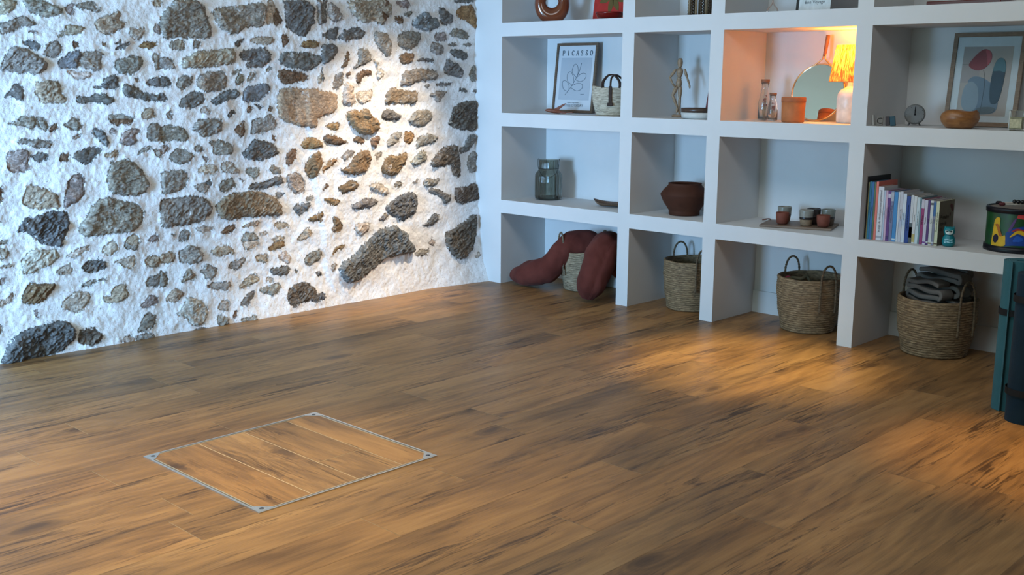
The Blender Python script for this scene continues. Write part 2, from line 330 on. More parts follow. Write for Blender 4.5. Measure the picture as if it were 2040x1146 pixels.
# ---- rubble stone wall: outlines of the stones on the wall, (Y mm, Z mm), first letter = kind of stone
STONES = """t -3027,1672 -2949,1676 -2954,1631 -3003,1617 -3032,1604
g -2925,1677 -2814,1681 -2739,1651 -2743,1625 -2800,1608 -2854,1610 -2906,1636
p -2729,1652 -2694,1677 -2679,1669 -2686,1637 -2708,1626
g -2672,1662 -2615,1690 -2579,1689 -2578,1665 -2546,1656 -2566,1642 -2607,1653 -2655,1649
g -3035,1574 -2972,1586 -2918,1607 -2867,1573 -2868,1564 -2940,1563 -2981,1533 -3030,1517 -3039,1520
p -2913,1543 -2872,1542 -2877,1533 -2904,1536
t -2784,1516 -2734,1547 -2727,1572 -2691,1576 -2637,1565 -2655,1533 -2720,1528
t -2587,1597 -2469,1650 -2455,1643 -2455,1603 -2431,1601 -2435,1568 -2458,1557 -2525,1535 -2567,1548
w -2416,1564 -2323,1573 -2318,1557 -2349,1525 -2400,1516
t -2275,1713 -2230,1716 -2232,1680 -2271,1685
p -2281,1564 -2253,1593 -2237,1594 -2240,1542
b -2950,1496 -2883,1494 -2847,1480 -2871,1453 -2895,1455
g -2836,1456 -2803,1496 -2768,1500 -2759,1473 -2773,1429 -2848,1429
r -2704,1462 -2699,1497 -2673,1490 -2683,1468
r -2559,1506 -2540,1501 -2544,1481 -2557,1488
g -2492,1498 -2450,1514 -2445,1504 -2473,1495
d -2485,1480 -2412,1503 -2410,1490 -2464,1466 -2489,1465
o -2368,1489 -2333,1508 -2270,1512 -2262,1497 -2283,1478 -2352,1476
g -3044,1395 -3002,1443 -2967,1470 -2910,1450 -2863,1422 -2828,1398 -2843,1359 -2887,1338 -2957,1348 -3044,1364
b -2783,1397 -2758,1424 -2725,1447 -2668,1453 -2664,1441 -2683,1396 -2695,1371 -2782,1369
g -2655,1451 -2578,1458 -2557,1448 -2573,1418 -2571,1365 -2681,1376
g -2499,1388 -2484,1409 -2424,1436 -2355,1429 -2339,1406 -2358,1370 -2396,1344 -2488,1353
w -2742,1360 -2680,1356 -2617,1352 -2619,1331 -2656,1321 -2713,1328
d -3040,1233 -3013,1271 -2995,1295 -2950,1278 -2953,1235 -2964,1218 -3014,1238
t -2902,1266 -2887,1305 -2781,1308 -2770,1246 -2749,1221 -2763,1204 -2830,1202 -2869,1212
d -2612,1276 -2579,1286 -2560,1324 -2494,1337 -2479,1322 -2487,1273
p -2397,1328 -2372,1331 -2367,1312 -2390,1315
d -2706,1203 -2694,1233 -2620,1238 -2554,1255 -2512,1224 -2525,1199 -2622,1202
d -2466,1266 -2441,1297 -2381,1281 -2332,1244 -2257,1249 -2259,1212 -2322,1213 -2445,1237
d -2333,1310 -2298,1326 -2252,1331 -2255,1286 -2306,1282
g -2287,1454 -2261,1460 -2246,1434 -2250,1366 -2272,1371
t -2378,1134 -2353,1176 -2324,1181 -2289,1130 -2339,1123
g -2540,1142 -2462,1146 -2413,1130 -2414,1116 -2541,1119
g -2998,1128 -2943,1142 -2874,1141 -2860,1125
G -2233,1659 -2167,1688 -2154,1720 -2040,1727 -1992,1703 -1965,1634 -1946,1570 -1964,1532 -2111,1533 -2241,1534
G -1938,1679 -1887,1697 -1751,1715 -1639,1732 -1599,1717 -1601,1667 -1630,1610 -1710,1607 -1791,1565 -1874,1570 -1916,1615
w -1610,1616 -1595,1718 -1584,1752 -1550,1754 -1545,1692 -1568,1629
r -1561,1652 -1541,1709 -1519,1671 -1502,1649 -1535,1619 -1559,1613
d -1472,1724 -1495,1757 -1332,1766 -1283,1734 -1278,1664 -1301,1617 -1361,1562 -1473,1605 -1478,1644
d -1488,1746 -1453,1759 -1452,1691 -1476,1693
g -1267,1769 -1232,1771 -1236,1634 -1264,1639
g -2193,1493 -2177,1515 -2123,1524 -2103,1506 -2120,1471 -2180,1473
g -2067,1507 -2038,1524 -2017,1514 -2031,1484 -2059,1486
d -1810,1504 -1786,1532 -1746,1542 -1764,1510 -1784,1496
t -1714,1529 -1686,1546 -1578,1555 -1558,1536 -1587,1515 -1648,1511
r -1513,1563 -1478,1564 -1465,1539 -1505,1498
o -1395,1503 -1376,1533 -1333,1543 -1256,1539 -1264,1516 -1305,1506
t -2136,1394 -2116,1426 -2054,1465 -1961,1467 -1853,1486 -1820,1487 -1806,1443 -1817,1409 -1908,1394 -2046,1376 -2131,1383
d -1786,1460 -1729,1484 -1608,1495 -1579,1442 -1625,1401 -1720,1380 -1746,1399 -1685,1428 -1751,1424
d -1535,1437 -1513,1472 -1350,1475 -1242,1460 -1243,1419 -1339,1373 -1515,1403
g -1620,1367 -1591,1399 -1578,1390 -1600,1362
g -2247,1429 -2200,1432 -2167,1383 -2203,1372 -2250,1368
g -1833,1359 -1779,1385 -1771,1365 -1814,1351
g -1822,1320 -1781,1354 -1755,1349 -1753,1310 -1800,1293
g -1737,1310 -1715,1360 -1684,1361 -1693,1327 -1724,1308
r -1539,1333 -1534,1379 -1439,1375 -1339,1352 -1340,1329 -1449,1299 -1498,1299
w -1281,1335 -1245,1365 -1247,1305 -1275,1293
G -2051,1281 -2043,1325 -1998,1358 -1935,1369 -1878,1359 -1860,1326 -1869,1281 -1914,1265 -1997,1255
d -2252,1331 -2217,1329 -2195,1302 -2208,1281 -2255,1284
g -2178,1292 -2145,1340 -2073,1335 -2078,1297 -2137,1265
d -2164,1174 -2127,1227 -2071,1254 -2016,1248 -2011,1216 -2051,1175
b -1974,1210 -1896,1254 -1811,1276 -1783,1248 -1793,1234 -1859,1214 -1937,1192
b -1773,1248 -1731,1287 -1602,1301 -1590,1270 -1647,1218 -1722,1193 -1768,1214
d -2257,1255 -2217,1222 -2242,1208 -2259,1212
w -2039,1155 -2000,1188 -1974,1155 -1987,1135
r -1743,1174 -1703,1170 -1724,1145 -1744,1151
d -1705,1190 -1635,1178 -1669,1170
r -1622,1161 -1594,1178 -1584,1160 -1602,1146
d -1876,1125 -1856,1153 -1823,1161 -1817,1141 -1864,1116
S -1557,1229 -1527,1276 -1356,1279 -1142,1248 -1152,1142 -1282,1108 -1283,1054 -1321,1049 -1541,1098
g -2054,1109 -1916,1115 -1916,1106
g -1706,1101 -1602,1134 -1572,1119 -1566,1098 -1578,1050 -1723,1018 -1714,1082
g -2225,1148 -2205,1174 -2196,1126 -2218,1112
d -1232,1771 -1188,1774 -1211,1720 -1191,1668 -1236,1634
g -1188,1750 -1151,1758 -1106,1731 -1089,1684 -1101,1663 -1154,1658 -1197,1703
t -1044,1782 -718,1800 -716,1707 -769,1699 -779,1649 -867,1676 -891,1654 -962,1666 -1031,1711
r -874,1731 -816,1794 -727,1799 -770,1656 -803,1667
p -686,1783 -602,1806 -560,1780 -594,1754 -644,1770
g -620,1724 -560,1749 -535,1735 -578,1704
r -696,1696 -654,1710 -612,1687 -663,1657
b -553,1664 -518,1704 -413,1753 -387,1710 -334,1706 -316,1661 -406,1626 -519,1641
d -333,1783 -271,1767 -207,1731 -216,1688 -289,1665 -316,1700
o -179,1758 -124,1794 -30,1812 18,1701 -1,1650 -68,1704 -170,1726
d -207,1828 8,1840 -30,1822 -179,1818
d -1238,1572 -1178,1610 -1113,1630 -1119,1558 -1194,1553
d -1115,1552 -1087,1601 -1017,1628 -963,1624 -912,1595 -949,1561 -1058,1548
g -852,1603 -779,1606 -739,1583 -715,1527 -741,1458 -774,1476 -830,1530
G -668,1597 -605,1618 -485,1616 -476,1585 -512,1539 -598,1505 -665,1529
p -366,1595 -352,1621 -271,1624 -263,1575 -353,1572
g -240,1618 -207,1649 -124,1655 -58,1611 -77,1587 -198,1600
g -407,1529 -380,1565 -290,1545 -290,1499 -318,1479 -398,1503
g -254,1546 -208,1560 -162,1549 -180,1538
d -227,1507 -180,1525 -77,1504 -68,1471 -125,1456 -208,1488
g -124,1556 -68,1568 -20,1556 -68,1544
r -662,1466 -641,1479 -542,1494 -552,1430 -633,1416
d -513,1449 -469,1466 -363,1452 -399,1438 -487,1443
d -1240,1519 -1165,1527 -1120,1504 -1145,1456 -1213,1416 -1243,1419
r -1097,1382 -1068,1452 -1048,1500 -1042,1446 -1058,1409
g -1016,1386 -976,1423 -974,1496 -934,1515 -879,1480 -872,1437 -937,1411
w -864,1449 -832,1431 -825,1388 -800,1394 -768,1370 -793,1332 -826,1322 -833,1388
r -989,1355 -953,1374 -873,1381 -882,1356 -946,1337 -963,1300 -995,1300
r -1071,1355 -1032,1373 -1033,1343 -1056,1337
g -1180,1282 -1132,1360 -1094,1367 -1088,1312 -1135,1273
w -1107,1178 -1088,1288 -1064,1312 -1019,1282 -1005,1189 -1037,1177
w -996,1232 -972,1257 -908,1257 -868,1269 -894,1188 -950,1183 -989,1195
G -639,1307 -625,1371 -522,1398 -363,1387 -337,1361 -364,1331 -488,1324 -558,1301 -652,1288
d -282,1408 -245,1461 -171,1442 -116,1376 -134,1336 -282,1368
d -364,1295 -310,1315 -209,1305 -265,1289
g -444,1295 -409,1302 -409,1282 -436,1279
R -780,1178 -745,1269 -694,1279 -584,1256 -511,1253 -516,1178 -663,1180
g -410,1236 -347,1262 -247,1255 -283,1222 -356,1183 -365,1216
d -163,1262 -106,1275 -69,1248 -116,1245
d -30,1262 8,1269 8,1248 -26,1250
g -59,1370 -20,1424 -1,1411 -11,1316 -54,1323
D -230,1070 -192,1161 -69,1194 6,1193 5,987 -193,1023 -244,1048
O -1077,1141 -1038,1153 -991,1140 -927,1157 -888,1113 -840,1081 -833,1023 -923,994 -1010,1016 -1071,1098
d -806,1131 -747,1149 -680,1129 -647,1109 -664,1080 -798,1082
G -596,1078 -526,1139 -420,1144 -393,1104 -403,1065 -474,1030 -562,1055
d -1244,1395 -1244,1395 -1227,1329 -1246,1317
g -3042,1112 -2984,1123 -2972,1147 -2914,1146 -2898,1126 -2902,1102 -2923,1088 -2961,1106
g -2893,1126 -2860,1125 -2850,1095 -2864,1077 -2893,1089
r -2851,1081 -2832,1105 -2804,1107 -2806,1074 -2834,1071
g -2776,1104 -2733,1118 -2727,1138 -2691,1122 -2685,1096 -2705,1074 -2756,1091
t -2728,1042 -2711,1059 -2685,1058 -2697,1041 -2718,1035
g -3009,1024 -2981,1040 -2907,1043 -2833,1020 -2844,1003 -2885,995 -2924,1009
b -2639,1077 -2593,1081 -2545,1026 -2566,987 -2607,1033
p -2545,1057 -2528,1077 -2498,1071 -2519,1046
p -2493,1013 -2473,1060 -2416,1077 -2383,1063 -2413,1037 -2403,1010 -2450,986 -2488,1003
g -2357,1014 -2335,1093 -2266,1097 -2271,1006
r -2536,1108 -2529,1134 -2457,1138 -2413,1121 -2426,1101 -2515,1095
p -3055,955 -3048,984 -3004,987 -2953,991 -2954,941 -2950,901 -2973,888 -3041,890 -3056,916
d -2949,970 -2922,964 -2896,983 -2863,961 -2869,942 -2915,931 -2934,950
r -2809,934 -2790,973 -2757,962 -2768,929
d -2734,956 -2712,975 -2680,987 -2594,987 -2595,965 -2630,936 -2669,912 -2700,916 -2735,940
t -2581,936 -2563,959 -2501,977 -2506,951 -2537,934
g -2407,944 -2365,982 -2325,981 -2337,960 -2384,949
g -2319,975 -2274,957 -2277,922 -2309,943
G -2573,818 -2560,875 -2538,916 -2488,921 -2432,911 -2395,877 -2363,827 -2352,772 -2398,738 -2495,742 -2555,759
t -2995,734 -2987,774 -2958,822 -2919,819 -2875,801 -2832,763 -2826,706 -2857,704 -2913,703
P -2808,705 -2783,795 -2741,862 -2699,867 -2690,846 -2702,785 -2693,758 -2714,734 -2752,721 -2785,703
G -2740,596 -2689,643 -2658,698 -2617,727 -2573,739 -2519,714 -2418,696 -2392,661 -2400,592 -2463,554 -2559,558 -2658,551 -2701,550 -2736,580
B -3033,608 -2991,664 -2910,677 -2853,688 -2791,686 -2779,646 -2788,590 -2818,543 -2841,518 -2906,537 -2947,569 -2972,592
r -3094,830 -3083,815 -3085,766 -3102,733
r -3107,672 -3098,661 -3108,657
t -2501,511 -2470,533 -2442,536 -2424,504 -2442,463 -2487,470
p -2386,500 -2374,513 -2325,536 -2316,493
G -2267,1081 -2231,1088 -2160,1078 -2142,1078 -2105,1027 -2121,1009 -2200,1011 -2272,1000
p -2273,987 -2228,985 -2229,966 -2264,941 -2276,936
g -2094,1060 -2054,1109 -1998,1118 -1916,1106 -1909,1061 -1965,1023 -2022,1020 -2045,1048
r -1825,1053 -1786,1097 -1766,1100 -1762,1040 -1777,1014 -1822,1036
r -1590,1017 -1566,1017 -1574,982 -1589,988
g -2232,923 -2184,973 -2154,963 -2089,933 -2084,914 -2159,881 -2200,900
g -2084,963 -2061,979 -2028,964 -2045,945 -2070,945
p -2040,923 -2021,925 -2007,891 -2022,894
g -1995,991 -1928,997 -1877,986 -1843,951 -1860,929 -1925,922 -1976,937 -1968,962
d -1792,909 -1733,964 -1704,998 -1636,990 -1582,959 -1549,916 -1655,880 -1723,886
r -1511,891 -1488,931 -1435,929 -1440,882 -1474,844 -1492,848
o -1391,939 -1397,976 -1352,998 -1258,965 -1259,934 -1354,931
O -1377,830 -1341,889 -1281,917 -1262,849 -1263,837 -1324,761 -1368,775
w -2076,838 -2043,870 -1985,875 -1945,848 -1956,826 -2057,829
w -1924,836 -1918,886 -1869,878 -1806,823 -1820,814 -1885,822
g -1773,827 -1752,841 -1684,837 -1686,805 -1721,777 -1747,803
g -1623,822 -1601,851 -1553,822 -1547,798 -1590,794
g -2275,854 -2191,861 -2137,842 -2124,802 -2154,759 -2199,735 -2276,740 -2286,779
g -2105,765 -2041,780 -2023,768 -1998,772 -2020,723 -2045,723
b -2032,785 -1996,800 -1987,783 -1998,758 -2023,768
g -1951,746 -1920,784 -1868,790 -1836,756 -1858,729 -1930,718
p -1818,790 -1782,770 -1796,759
d -1765,728 -1736,756 -1647,756 -1576,778 -1534,776 -1536,743 -1642,726 -1752,717
p -1512,790 -1447,804 -1411,790 -1384,746 -1387,685 -1453,669 -1501,729
G -2291,703 -2230,709 -2108,715 -2028,695 -1992,652 -2001,613 -2048,569 -2179,567 -2264,563 -2300,566
R -1966,656 -1918,698 -1806,708 -1705,707 -1643,697 -1582,663 -1537,588 -1552,562 -1726,573 -1861,564 -1952,581
b -1595,693 -1531,692 -1532,674 -1568,656
g -1385,655 -1336,664 -1337,645 -1374,636
b -1479,601 -1419,621 -1353,616 -1378,575 -1438,552
o -1373,519 -1312,551 -1275,554 -1278,511 -1344,508
w -2098,537 -2056,544 -1987,532 -1988,515 -2046,509
r -1944,494 -1903,530 -1850,534 -1844,519 -1872,496 -1932,487
t -1818,511 -1762,541 -1704,542 -1712,519 -1778,510
t -1613,504 -1568,530 -1519,523 -1502,500 -1550,486
w -1712,469 -1663,485 -1639,468 -1685,462
g -2204,482 -2181,539 -2150,542 -2125,511 -2136,487 -2173,479
g -1822,459 -1793,482 -1732,477 -1711,432 -1816,443
t -1462,407 -1422,444 -1368,485 -1349,437 -1425,404
t -1632,425 -1581,447 -1535,437 -1537,415
g -2244,517 -2216,520 -2226,507
o -1232,1058 -1186,1081 -1126,1068 -1142,1040 -1165,1030 -1210,1045
r -1250,977 -1234,1010 -1143,998 -1075,958 -1106,944 -1191,950
r -1027,969 -995,993 -940,960 -964,945 -1012,956
r -896,933 -891,977 -834,985 -830,956 -860,919
g -777,941 -717,1004 -657,1008 -654,976 -701,939 -752,924
o -641,956 -623,1014 -554,999 -546,959 -581,924
g -534,903 -511,971 -395,994 -327,962 -386,934 -494,911
d -157,871 -100,910 -90,951 -22,977 6,962 -4,921 -72,868 -139,857
G -244,1051 -230,1084 -2,1079 -7,1052 -193,1022
g -1132,880 -1084,909 -1025,906 -1046,876 -1106,851
O -1150,803 -1072,815 -1030,875 -933,922 -894,882 -903,832 -929,782 -1002,761 -1096,779
g -869,875 -803,897 -820,860 -854,845
O -822,783 -796,833 -753,870 -686,863 -608,886 -605,844 -645,793 -680,749 -740,739 -790,755
g -584,816 -540,834 -512,886 -437,883 -433,829 -514,793 -558,795
D -416,808 -342,865 -269,903 -175,916 -158,844 -136,774 -152,699 -226,710 -224,785 -389,773
g -79,744 -72,854 15,854 7,739 -36,727
o -1264,812 -1217,859 -1155,878 -1163,853 -1210,822 -1265,794
O -1162,695 -1130,706 -1059,733 -1008,717 -1021,680 -1117,655 -1140,662
w -916,692 -850,707 -776,677 -760,636 -794,625 -909,666
g -716,692 -635,694 -657,666 -691,665
g -561,686 -507,703 -517,680 -552,679
g -473,664 -454,706 -364,691 -327,709 -365,657 -446,652
d -438,621 -392,645 -248,588 -236,563 -288,529 -340,581
D -206,599 -191,632 -78,632 0,662 15,563 -15,540 -158,523 -195,539
r -1269,693 -1245,725 -1219,711 -1254,689
o -1271,641 -1195,635 -1146,613 -1174,593 -1227,606
d -1065,581 -976,613 -935,616 -842,593 -896,569 -1011,552 -1050,564
B -798,541 -746,577 -676,611 -580,631 -524,607 -531,534 -568,483 -657,454 -766,500
d -852,468 -816,507 -775,487 -801,470
w -1046,427 -1031,471 -934,468 -929,423 -996,394
t -3119,541 -3088,535 -3082,513 -3097,490 -3124,482
g -3116,573 -3080,569 -3086,556 -3117,557
t -3127,448 -3066,457 -3070,444 -3128,440
p -3132,400 -3103,399 -3104,372 -3135,368
w -3143,296 -3101,301 -3090,321 -3079,303 -3093,278 -3120,266 -3147,259
W -3029,428 -3020,471 -2961,522 -2891,503 -2857,514 -2838,472 -2851,457 -2898,429 -2930,436 -2967,396 -3025,408
w -2813,467 -2774,494 -2697,505 -2687,487 -2748,463 -2772,451
w -2874,387 -2802,432 -2781,387 -2807,375
B -2736,404 -2710,427 -2627,429 -2606,398 -2644,376 -2727,369
w -2631,461 -2603,499 -2584,520 -2545,510 -2549,464 -2584,446
w -2569,411 -2525,426 -2451,424 -2458,378 -2494,364 -2528,395
t -2410,390 -2389,411 -2312,415 -2316,367 -2369,358
g -2508,477 -2499,511 -2422,504 -2441,464 -2473,459
g -2757,310 -2708,333 -2622,333 -2626,322 -2679,323 -2699,300
O -3043,288 -3018,328 -2987,357 -2890,342 -2880,324 -2912,292 -2943,260 -3004,255 -3040,268
w -2859,217 -2843,254 -2782,285 -2702,275 -2714,225 -2747,190 -2782,188
t -2647,239 -2598,249 -2575,287 -2525,298 -2511,232 -2541,209 -2633,208
p -2997,226 -2975,226 -2969,183 -2994,204
p -2457,165 -2410,212 -2353,204 -2354,169 -2418,151
g -2491,48 -2466,85 -2434,127 -2366,111 -2393,62 -2443,35
g -2497,-3 -2488,30 -2438,28 -2393,15 -2405,-1
g -2415,272 -2392,311 -2320,326 -2328,255
B -3175,1 -3155,51 -3110,102 -3012,146 -2901,154 -2840,147 -2799,113 -2813,59 -2851,38 -2902,8 -2982,0 -3102,-7
D -2805,41 -2783,99 -2736,103 -2677,66 -2683,33 -2729,12 -2778,31
p -3157,182 -3151,168 -3158,137 -3164,132
w -2603,8 -2537,35 -2500,15 -2507,-8
t -2312,421 -2251,425 -2222,411 -2237,382 -2274,367 -2316,374
g -2319,336 -2279,323 -2281,267 -2310,250 -2328,257
g -2205,426 -2145,448 -2090,436 -2068,394 -2078,355 -2166,348 -2207,376
t -2022,409 -1963,423 -1898,422 -1871,381 -1940,380 -1999,378
w -1823,444 -1715,433 -1713,409 -1800,386
o -1650,378 -1612,411 -1583,420 -1541,415 -1544,373 -1629,370
g -1910,313 -1891,340 -1816,355 -1802,333 -1870,285 -1909,295
t -1746,344 -1714,359 -1656,349 -1667,297 -1718,314
w -1591,324 -1545,358 -1506,315 -1523,286 -1565,297
d -1650,259 -1596,270 -1524,271 -1529,226 -1630,223
g -1421,281 -1387,326 -1327,332 -1290,341 -1294,291 -1380,251
t -2205,263 -2176,310 -2143,326 -2117,275 -2162,261 -2194,256
g -2095,306 -2054,338 -1992,311 -1996,277 -2030,255 -2062,259 -2077,293
g -2066,223 -2020,234 -1930,223 -1912,203 -1935,183 -2024,200
t -1864,191 -1823,227 -1765,258 -1717,225 -1758,195 -1815,182
w -1688,201 -1665,219 -1633,197 -1656,185
g -1736,157 -1657,170 -1606,185 -1592,156 -1631,110 -1699,128
d -1867,98 -1842,130 -1764,154 -1782,122 -1822,86
t -2311,171 -2271,222 -2234,228 -2197,203 -2236,167 -2267,160
W -2259,92 -2202,145 -2179,176 -2118,162 -2080,117 -2065,75 -2095,34 -2130,17 -2179,25 -2207,73
w -2007,95 -1988,132 -1942,135 -1930,101 -1958,76 -1997,76
g -2028,13 -2018,51 -1982,51 -1950,30 -1953,-4 -2005,-2
r -1932,38 -1892,70 -1895,39 -1915,22
g -1883,17 -1814,21 -1797,36 -1774,4 -1812,-8 -1860,-7
D -1561,104 -1532,148 -1472,164 -1420,164 -1360,113 -1350,88 -1423,55 -1498,47 -1530,36 -1557,61
B -1420,72 -1342,87 -1297,87 -1297,44 -1395,45
g -1498,247 -1463,234 -1478,226
g -2183,3 -2138,7 -2083,-1 -2159,-9
d -1344,204 -1303,211 -1307,181 -1342,191
g -847,468 -803,510 -770,491 -822,473
o -1219,313 -1193,341 -1122,350 -1119,340 -1179,321 -1220,303
t -1226,244 -1205,255 -1192,234 -1219,206 -1230,207
O -1204,537 -1166,515 -1130,468 -1155,445 -1195,430 -1209,437
B -1181,227 -1082,266 -979,338 -850,417 -722,438 -640,377 -634,337 -584,305 -581,238 -668,247 -823,238 -859,215 -956,168 -1002,136 -1118,115 -1180,176
d -505,412 -441,433 -375,482 -340,459 -370,413 -443,396
g -583,224 -507,263 -445,250 -477,213
D -308,339 -237,367 -132,407 -54,450 -16,440 -28,321 -80,221 -155,155 -249,182 -292,269
p -451,291 -412,322 -387,292 -416,267
w -64,157 -28,195 -13,179 -47,148"""
TINT = {k: (min(.62, v[0]*1.27+.02), min(.62, v[1]*1.17+.018), min(.62, v[2]*1.10+.014)) for k, v in dict(g=(.255,.25,.23), G=(.235,.215,.19), d=(.14,.14,.14), D=(.12,.105,.09), b=(.16,.18,.20), B=(.105,.112,.122),
            t=(.36,.315,.255), w=(.47,.44,.40), W=(.50,.47,.43), p=(.30,.27,.27), P=(.18,.15,.155), r=(.16,.10,.06),
            R=(.235,.185,.13), o=(.24,.155,.07), O=(.19,.135,.075), S=(.33,.25,.165)).items()}

def vnoise(x, y, seed):
    r = np.random.default_rng(seed).random((256, 256)).astype(np.float32)
    xi = np.floor(x).astype(np.int64); yi = np.floor(y).astype(np.int64)
    fx = (x - xi).astype(np.float32); fy = (y - yi).astype(np.float32)
    fx = fx*fx*(3-2*fx); fy = fy*fy*(3-2*fy)
    a = r[xi % 256, yi % 256]; b = r[(xi+1) % 256, yi % 256]; c = r[xi % 256, (yi+1) % 256]; d = r[(xi+1) % 256, (yi+1) % 256]
    return (a*(1-fx)+b*fx)*(1-fy) + (c*(1-fx)+d*fx)*fy
def fbm(x, y, seed, octv=4, g=0.5):
    s = 0; a = 1; t = 0
    for i in range(octv):
        s = s + a*vnoise(x*2**i, y*2**i, seed+i); t += a; a *= g
    return s/t
def sstep(a, b, x):
    t = np.clip((x-a)/(b-a), 0, 1); return t*t*(3-2*t)

def build_wall_left():
    ys = np.concatenate([np.arange(-6.0, -3.30, 0.02), np.arange(-3.30, 0.0005, 0.004)])
    zs = np.concatenate([np.arange(-0.02, 1.90, 0.004), np.arange(1.90, CEIL+0.02, 0.02)])
    Y, Z = np.meshgrid(ys, zs, indexing='ij')
    wy = Y + 0.019*(fbm(Y*42, Z*42, 5, 3)-0.5) + 0.012*(fbm(Y*14, Z*14, 9, 2)-0.5)
    wz = Z + 0.019*(fbm(Y*42, Z*42, 15, 3)-0.5) + 0.012*(fbm(Y*14, Z*14, 19, 2)-0.5)
    base = -5.238 + 0.07*np.exp(-np.maximum(Z, 0)/0.25) + 0.05*np.exp(-np.maximum(Z, 0)/0.3)*np.clip(1+Y/0.4, 0, 1)
    step = sstep(-1.335, -1.29, Y + 0.10*(Z-0.7) + 0.03*(fbm(Z*9, Z*0, 3, 2)-0.5))*sstep(0.02, 0.2, Z)*(1-sstep(1.15, 1.4, Z))*(1-sstep(-1.1, -0.5, Y))
    H = base + 0.012*step
    H += 0.022*(fbm(Y*4, Z*4, 40, 3)-0.5) + 0.012*(fbm(Y*16, Z*16, 50, 3)-0.5) + 0.0035*(fbm(Y*70, Z*70, 60, 2)-0.5)
    H += 0.030*(fbm(Z*13, Y*3, 77, 3)-0.5)*np.exp(-np.abs(Y)/0.07)
    SD = np.full(Y.shape, -1.0, np.float32); BEST = np.full(Y.shape, -1.0, np.float32)
    COL = np.zeros(Y.shape + (3,), np.float32) + 0.25
    add = np.zeros(Y.shape, np.float32)
    stones = []
    for line in STONES.strip().split('\n'):
        t = line.split(); stones.append((t[0], [tuple(float(q)/1000 for q in p.split(',')) for p in t[1:]]))
    # the rest of the wall, outside what the photograph shows, is built the same way
    rr = random.Random(5); placed = []
    def rand_stone(cy, cz, a, b):
        k = rr.randint(6, 8); th = rr.uniform(-0.4, 0.4); pts = []
        for i in range(k):
            an = 2*PI*i/k + rr.uniform(-.25, .25); q = rr.uniform(.75, 1.1)
            u, v = a*q*math.cos(an), b*q*math.sin(an)
            pts.append((cy+u*math.cos(th)-v*math.sin(th), cz+u*math.sin(th)+v*math.cos(th)))
        return (rr.choice('gGdbtwprORW'), pts)
    for it in range(7000):
        cy = rr.uniform(-6.0, 0); cz = rr.uniform(0.02, CEIL)
        if cy > -3.05 and cz < 1.86: continue
        if cy > -3.3 and cz < 1.95 and cz > 1.86 and cy > -3.05: cz = 1.95
        a = rr.choice([rr.uniform(.02, .05), rr.uniform(.03, .12)]); b = a*rr.uniform(.4, .8)
        if cy - a*1.2 < -5.97: continue
        if cy > -3.2 and cz - b*1.2 < 1.83: continue
        if cz < 1.9 and cy + a*1.2 > -3.06: continue
        if any(((cy-p[0])/(a+p[2]+.012))**2 + ((cz-p[1])/(b+p[3]+.012))**2 < 1 for p in placed): continue
        placed.append((cy, cz, a, b)); stones.append(rand_stone(cy, cz, a, b))
    for si, (code, pts) in enumerate(stones):
        q = []
        for i in range(len(pts)):                    # one corner cutting
            a, b = pts[i], pts[(i+1) % len(pts)]
            q += [(a[0]*.82+b[0]*.18, a[1]*.82+b[1]*.18), (a[0]*.18+b[0]*.82, a[1]*.18+b[1]*.82)]
        P = np.array(q); m = 0.05
        i0, i1 = np.searchsorted(ys, P[:, 0].min()-m), np.searchsorted(ys, P[:, 0].max()+m)
        j0, j1 = np.searchsorted(zs, P[:, 1].min()-m), np.searchsorted(zs, P[:, 1].max()+m)
        if i1 <= i0 or j1 <= j0: continue
        sy, sz = wy[i0:i1, j0:j1], wz[i0:i1, j0:j1]
        ins = np.zeros(sy.shape, bool); dist = np.full(sy.shape, 9.0)
        for k in range(len(P)):
            ay, az = P[k]; by, bz = P[(k+1) % len(P)]
            ey, ez = by-ay, bz-az; l2 = ey*ey+ez*ez+1e-12
            t = np.clip(((sy-ay)*ey+(sz-az)*ez)/l2, 0, 1)
            dist = np.minimum(dist, np.hypot(sy-ay-t*ey, sz-az-t*ez))
            c = ((az > sz) != (bz > sz)) & (sy < ey*(sz-az)/(ez+1e-12)+ay)
            ins ^= c
        d = np.where(ins, dist, -dist)
        size = math.sqrt(max(1e-5, abs(sum(P[k-1][0]*P[k][1]-P[k][0]*P[k-1][1] for k in range(len(P))))/2))
        cy, cz = P.mean(0)
        r = np.random.default_rng(100+si)
        hs = (0.004 + 0.008*r.random())*min(1.5, 0.55+size*5)
        if cy > -1.35: hs *= 2.0
        if code in 'BDG' and size > .16: hs = min(hs, .016)
        if code == 'S': hs = 0.016
        th = .2 if code == 'S' else (.62 if code in 'BD' else r.uniform(0.0, 0.75))
        u = (sy-cy)*math.cos(th)+(sz-cz)*math.sin(th); v = -(sy-cy)*math.sin(th)+(sz-cz)*math.cos(th)
        rid = np.abs(fbm(u*19+si*3.1, v*75+si*1.7, 200+si % 7, 4, 0.6)-0.5)*2
        fac = np.maximum.reduce([(u*r.uniform(-.3, .3)+v*r.uniform(-.35, .35)) for _ in range(3)])
        rough = 0.25 if code == 'S' else 1.0
        prof = 1-np.exp(-np.maximum(d, 0)/0.008)
        h = prof*(hs + rough*(fac*0.5 + (rid-0.35)*(.030 if code in 'BD' else min(hs, .013)*1.5) + 0.010*(fbm(u*30, v*30, 300, 3)-0.5)))
        h = np.where(d > 0, np.maximum(h, -0.006) - 0.002*np.exp(-np.abs(d-.001)/.0025), 0.004*np.exp(d/0.02))
        better = d > BEST[i0:i1, j0:j1]
        BEST[i0:i1, j0:j1] = np.where(better, d, BEST[i0:i1, j0:j1])
        add[i0:i1, j0:j1] = np.where(better, h, add[i0:i1, j0:j1])
        tint = np.array(TINT[code])*r.uniform(0.88, 1.12)*(1+r.uniform(-.025, .025, 3))
        patch = (0.72+0.56*fbm(u*22+7, v*48+3, 400+si % 5, 3))[..., None]
